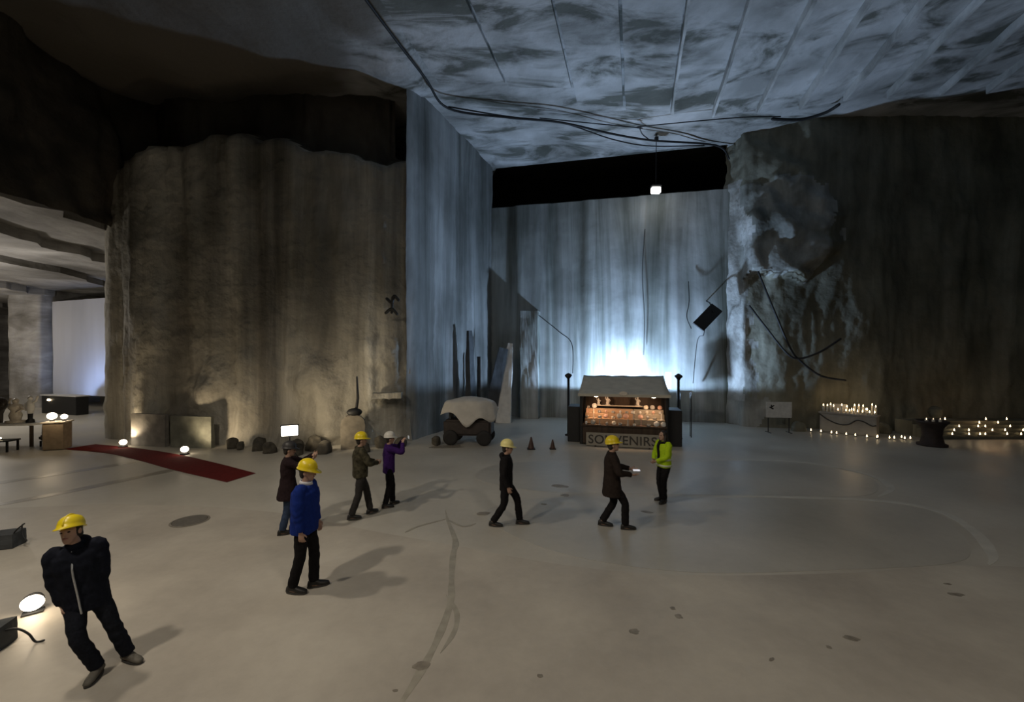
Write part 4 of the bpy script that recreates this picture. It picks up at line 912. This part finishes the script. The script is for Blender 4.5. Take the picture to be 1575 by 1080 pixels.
light('work_lamp_light', 'SPOT', (-7.3, 14.5, 1.0), 170, (1, .82, .55), .15, 130, .8, (-6.4, 16.5, 1.6))
# rubble and stones at the foot of the pillar
rb = random.Random(21); RS = mat('rubble_dark', (.07, .062, .048), .85, .4, 5)
spots = [(-8.75, 15.2, .42), (-8.05, 15.8, .45), (-7.6, 15.0, .35), (-7.35, 15.75, .55), (-6.75, 15.2, .42), (-5.35, 15.4, .32), (-9.4, 15.75, .5), (-10.15, 15.8, .36), (-5.0, 16.2, .45), (-4.35, 16.45, .38), (-3.0, 16.6, .35), (-10.6, 16.0, .35)]
side = ['leftmost', 'second', 'third', 'fourth', 'fifth', 'sixth', 'seventh', 'eighth', 'ninth', 'tenth', 'eleventh', 'rightmost']
order = sorted(range(len(spots)), key=lambda q: spots[q][0] / spots[q][1])
for rank, q in enumerate(order):
    x, y, s = spots[q]; o = rough_block('boulder', (x, y, s * .42), (s * 1.1, s, s * 1.0), RS, None, rb.uniform(0, 3), .22 * s + .05, 6, .25, q * 3.1, True, .65)
    tag(o, side[rank] + (' from left' if 0 < rank < 11 else '') + ' of the dark boulders along the foot of the pillar', 'boulder', 'boulders at the foot of the pillar')
t = thing('headstone', 'upright rounded stone slab with dark cap against the pillar', 'stone slab', (-6.0, 15.95, 0), R(15))
bm = bmesh.new(); pr = [(-.42, 0), (.42, 0), (.44, .9), (.4, 1.1), (.25, 1.24), (0, 1.3), (-.25, 1.24), (-.4, 1.1), (-.44, .9)]
rings(bm, [[Vector((a, -.1, z)) for a, z in pr], [Vector((a, .12, z)) for a, z in pr]]); link('slab', bm, mat('headstone', (.16, .14, .11), .8, .25, 5), t)
bm = bmesh.new(); ellipsoid(bm, (0.05, 0, 1.38), AX, (.28, .17, .16), 16, 9); tube(bm, [(.1, .05, 1.4), (.16, .12, 1.9), (.12, .2, 2.7)], [.06, .05, .03], 8); link('cap', bm, BLACKP, t, True)
for k, (x0, x1, y0, y1, h, lab) in enumerate(((-14.9, -13.35, 16.62, 16.35, 1.25, 'grey marble slab leaning on the pillar behind the far floor lamp'), (-13.1, -11.4, 16.3, 16.1, 1.2, 'grey green marble slab leaning on the pillar behind the nearer floor lamp'))):
    L_ = math.hypot(x1 - x0, y1 - y0)
    o = rough_block('marble_slab', ((x0 + x1) / 2, (y0 + y1) / 2, h / 2), (L_, .16, h), (mat('marble_dull_grey', (.19, .18, .165), .7, .3, 3), mat('marble_green_grey', (.16, .165, .135), .7, .3, 3))[k], None, math.atan2(y1 - y0, x1 - x0), .03, 6, 0, k); tag(o, lab, 'stone slab')
bm = bmesh.new(); tube(bm, catmull([(-4.9, 16.55, 5.75), (-4.7, 16.5, 5.6), (-4.6, 16.5, 5.85), (-4.45, 16.55, 5.7)]), .06, 8); tube(bm, catmull([(-4.95, 16.6, 5.2), (-4.7, 16.5, 5.35), (-4.5, 16.5, 5.15)]), .06, 8); tube(bm, [(-4.7, 16.5, 5.2), (-4.66, 16.5, 5.8)], .05, 8)
tag(link('iron_bracket', bm, BLACKP, None, True), 'black twisted iron bracket high on the right edge of the pillar', 'bracket')
t = rough_block('rock_ledge', (-4.95, 16.75, 1.95), (1.1, .5, .22), M_pillar, pillar, R(10), .1, 6, 0, 3)
# display table with sculptures in the side hall
t = thing('display_table', 'white topped display table carrying sculptures in the side hall', 'table', (-19.9, 16.6, 0), R(4))
part('top', WMARB, t, ((0, 0, .86), (2.9, .9, .07)), bev=.01)
for a in (-1.3, 1.3):
    for b in (-.35, .35): part('leg', WOOD, t, ((a, b, .412), (.08, .08, .823)))
t = thing('heart_sculpture', 'dark heart-shaped sculpture on two legs on the display table', 'sculpture', (-20.15, 16.55, .897))
bm = bmesh.new(); ellipsoid(bm, (-.13, 0, .72), AX, (.22, .17, .26), 16, 10); ellipsoid(bm, (.13, 0, .72), AX, (.22, .17, .26), 16, 10); tube(bm, [(0, 0, .75), (0, 0, .35)], [.28, .16], 14)
link_mesh('heart', solid(bm, .02, 3, name='heart'), mat('bronze_dark', (.03, .022, .016), .45, .2), t, True)
bm = bmesh.new(); tube(bm, [(-.13, 0, .4), (-.15, 0, .02)], [.09, .07], 10); tube(bm, [(.1, 0, .4), (.12, 0, .02)], [.09, .07], 10); link('legs', bm, mat('bronze_dark', (.03, .022, .016), .45), t, True)
bm = bmesh.new(); statuette(bm, .95); tag(link('stone_figure', bm, CREAM, None, True, (-19.5, 16.6, .896)), 'rounded pale stone figure right of the dark heart sculpture', 'sculpture')
t = thing('stone_figure', 'slim white figure with raised arms and dark base on the display table', 'sculpture', (-18.92, 16.6, .896))
bm = bmesh.new(); tube(bm, [(0, 0, .38), (.02, 0, .6), (0, 0, .8)], [.09, .12, .1], 12); ellipsoid(bm, (0, 0, .95), AX, (.075, .08, .1), 12, 8); tube(bm, [(.1, 0, .78), (.22, 0, .85), (.28, 0, 1.02)], .04, 8); tube(bm, [(-.1, 0, .78), (-.2, 0, .7), (-.18, 0, .5)], .04, 8); link('figure', bm, WMARB, t, True)
bm = bmesh.new(); lathe(bm, [(.13, 0), (.12, .1), (.07, .15), (.08, .4)], 14); link('base', bm, BLACKP, t, True)
t = thing('armchair', 'low dark armchair with rounded back beside the display table', 'chair', (-17.9, 16.45, 0), R(-20))
bm = bmesh.new(); pts = [(.45 * math.cos(a), .35 * math.sin(a)) for a in [math.pi * q / 10 for q in range(-1, 12)]]
rings(bm, [[Vector((x * k, y * k, z)) for x, y in pts] + [Vector((x * k * .78, y * k * .78, z)) for x, y in pts[::-1]] for k, z in ((1.0, .15), (1.06, .5), (1.0, .82), (.94, .88))]); link('backrest', bm, mat('leather_dark', (.03, .024, .02), .5, .2), t, True)
bm = bmesh.new(); box(bm, (0, .02, .34), (.7, .55, .2), None, .05); link('seat', bm, mat('leather_dark', (.03, .024, .02), .5), t)
for a in (-.3, .3):
    for b in (-.2, .22): part('leg', BLACKP, t, ((a, b, .11), (.05, .05, .22)))
t = thing('stall_plinth', 'tan box plinth under two glowing globes at the pillar foot', 'plinth', (-17.1, 15.9, 0), R(20))
part('box', mat('plinth_tan', (.33, .25, .17), .7, .2, 6), t, ((0, 0, .52), (.62, .5, 1.0)), bev=.02); part('trim', CREAM, t, ((0, 0, 1.03), (.7, .58, .05)), bev=.01)
for x, y, z, r, lab in ((-17.22, 15.82, 1.2, .14, 'larger glowing globe lamp on the tan plinth'), (-16.9, 15.95, 1.15, .1, 'smaller glowing globe lamp on the tan plinth')):
    t = thing('globe_lamp', lab, 'lamp', (x, y, 1.058)); bm = bmesh.new(); lathe(bm, [(.07, 0), (.07, .02), (.03, .04), (.03, .08)], 12); link('base', bm, BLACKP, t, True)
    bm = bmesh.new(); ellipsoid(bm, (0, 0, .06 + r), AX, (r, r, r * .9), 16, 10); link('globe', bm, glow('globe_warm', (1.0, .84, .62), 9), t, True)
light('globe_lamp_light', 'POINT', (-16.85, 15.3, 1.5), 14, (1, .78, .5), .12)
t = thing('low_table', 'dark low table with a bright lit item in the side hall', 'table', (-18.75, 15.5, 0), R(10)); part('top', BLACKP, t, ((0, 0, .40), (.85, .5, .05)), bev=.01)
for a in (-.36, .36):
    for b in (-.2, .2): part('leg', BLACKP, t, ((a, b, .19), (.05, .05, .38)))
t = thing('small_lamp', 'small bright lamp lying on the dark low table', 'lamp', (-18.78, 15.45, .427)); bm = bmesh.new(); lathe(bm, [(.12, 0), (.12, .03), (.05, .06), (.01, .065)], 14); link('body', bm, BLACKP, t, True); bm = bmesh.new(); ellipsoid(bm, (0, 0, .07), AX, (.1, .07, .03), 12, 7); link('bulb', bm, BULB, t, True)
t = thing('stall_counter', 'black counter with a bright lamp below the blue lit wall', 'counter', (-27.5, 26.0, 0), R(-18)); part('front', BLACKP, t, ((0, 0, .55), (3.4, .6, 1.1)), bev=.02); part('ledge', WMARB, t, ((0, 0, 1.13), (3.5, .7, .06)))
part('lamp', BULB, t, ((-.9, -.33, .85), (.3, .05, .1)), bev=.02)
t = thing('white_board', 'pale rectangular board standing far back in the side hall', 'board', (-40.4, 35.0, 0), R(20)); part('panel', WMARB, t, ((0, 0, 2.4), (1.9, .06, 1.5))); part('leg', BLACKP, t, ((-.8, .05, 1.2), (.06, .06, 2.4))); part('leg', BLACKP, t, ((.8, .05, 1.2), (.06, .06, 2.4)))
# dark blocks at the left edge of the floor
def blk(label, loc, s, seed, wire):
    t = thing('stone_block', label, 'stone', loc); o = rough_block('block', (0, 0, s[2] / 2), s, mat('stone_dark', (.05, .055, .06), .8, .3, 3), t, .3, .05, 5, .1, seed)
    bm = bmesh.new(); tube(bm, catmull(wire), .012, 6); link('wire', bm, BLACKP, t, True)
blk('dark stone block with a wire loop at the left edge of the floor', (-9.15, 7.65, .0065), (.36, .3, .26), 2, [(.1, 0, .2), (.25, -.05, .34), (.32, 0, .42), (.22, .05, .36), (.3, 0, .2), (.36, 0, .12)])
blk('dark stone block with a trailing wire beside the round floor lamp', (-6.15, 4.98, .0065), (.3, .3, .26), 4, [(.1, 0, .2), (.25, .05, .2), (.36, .08, .12), (.42, .1, .015), (.5, .12, .015)])
t = thing('manhole_cover', 'dark oval manhole cover in the floor left of the blue man', 'manhole cover', (-6.76, 8.87, .006)); bm = bmesh.new(); lathe(bm, [(.30, 0), (.30, .012), (.27, .014), (.01, .014)], 28); link('lid', bm, mat('iron_lid', (.12, .11, .095), .6, .2, 12), t); bm = bmesh.new(); lathe(bm, [(.35, 0), (.35, .008), (.31, .012), (.31, .0)], 28); link('ring', bm, mat('iron_ring', (.2, .18, .15), .6, .2, 12), t)
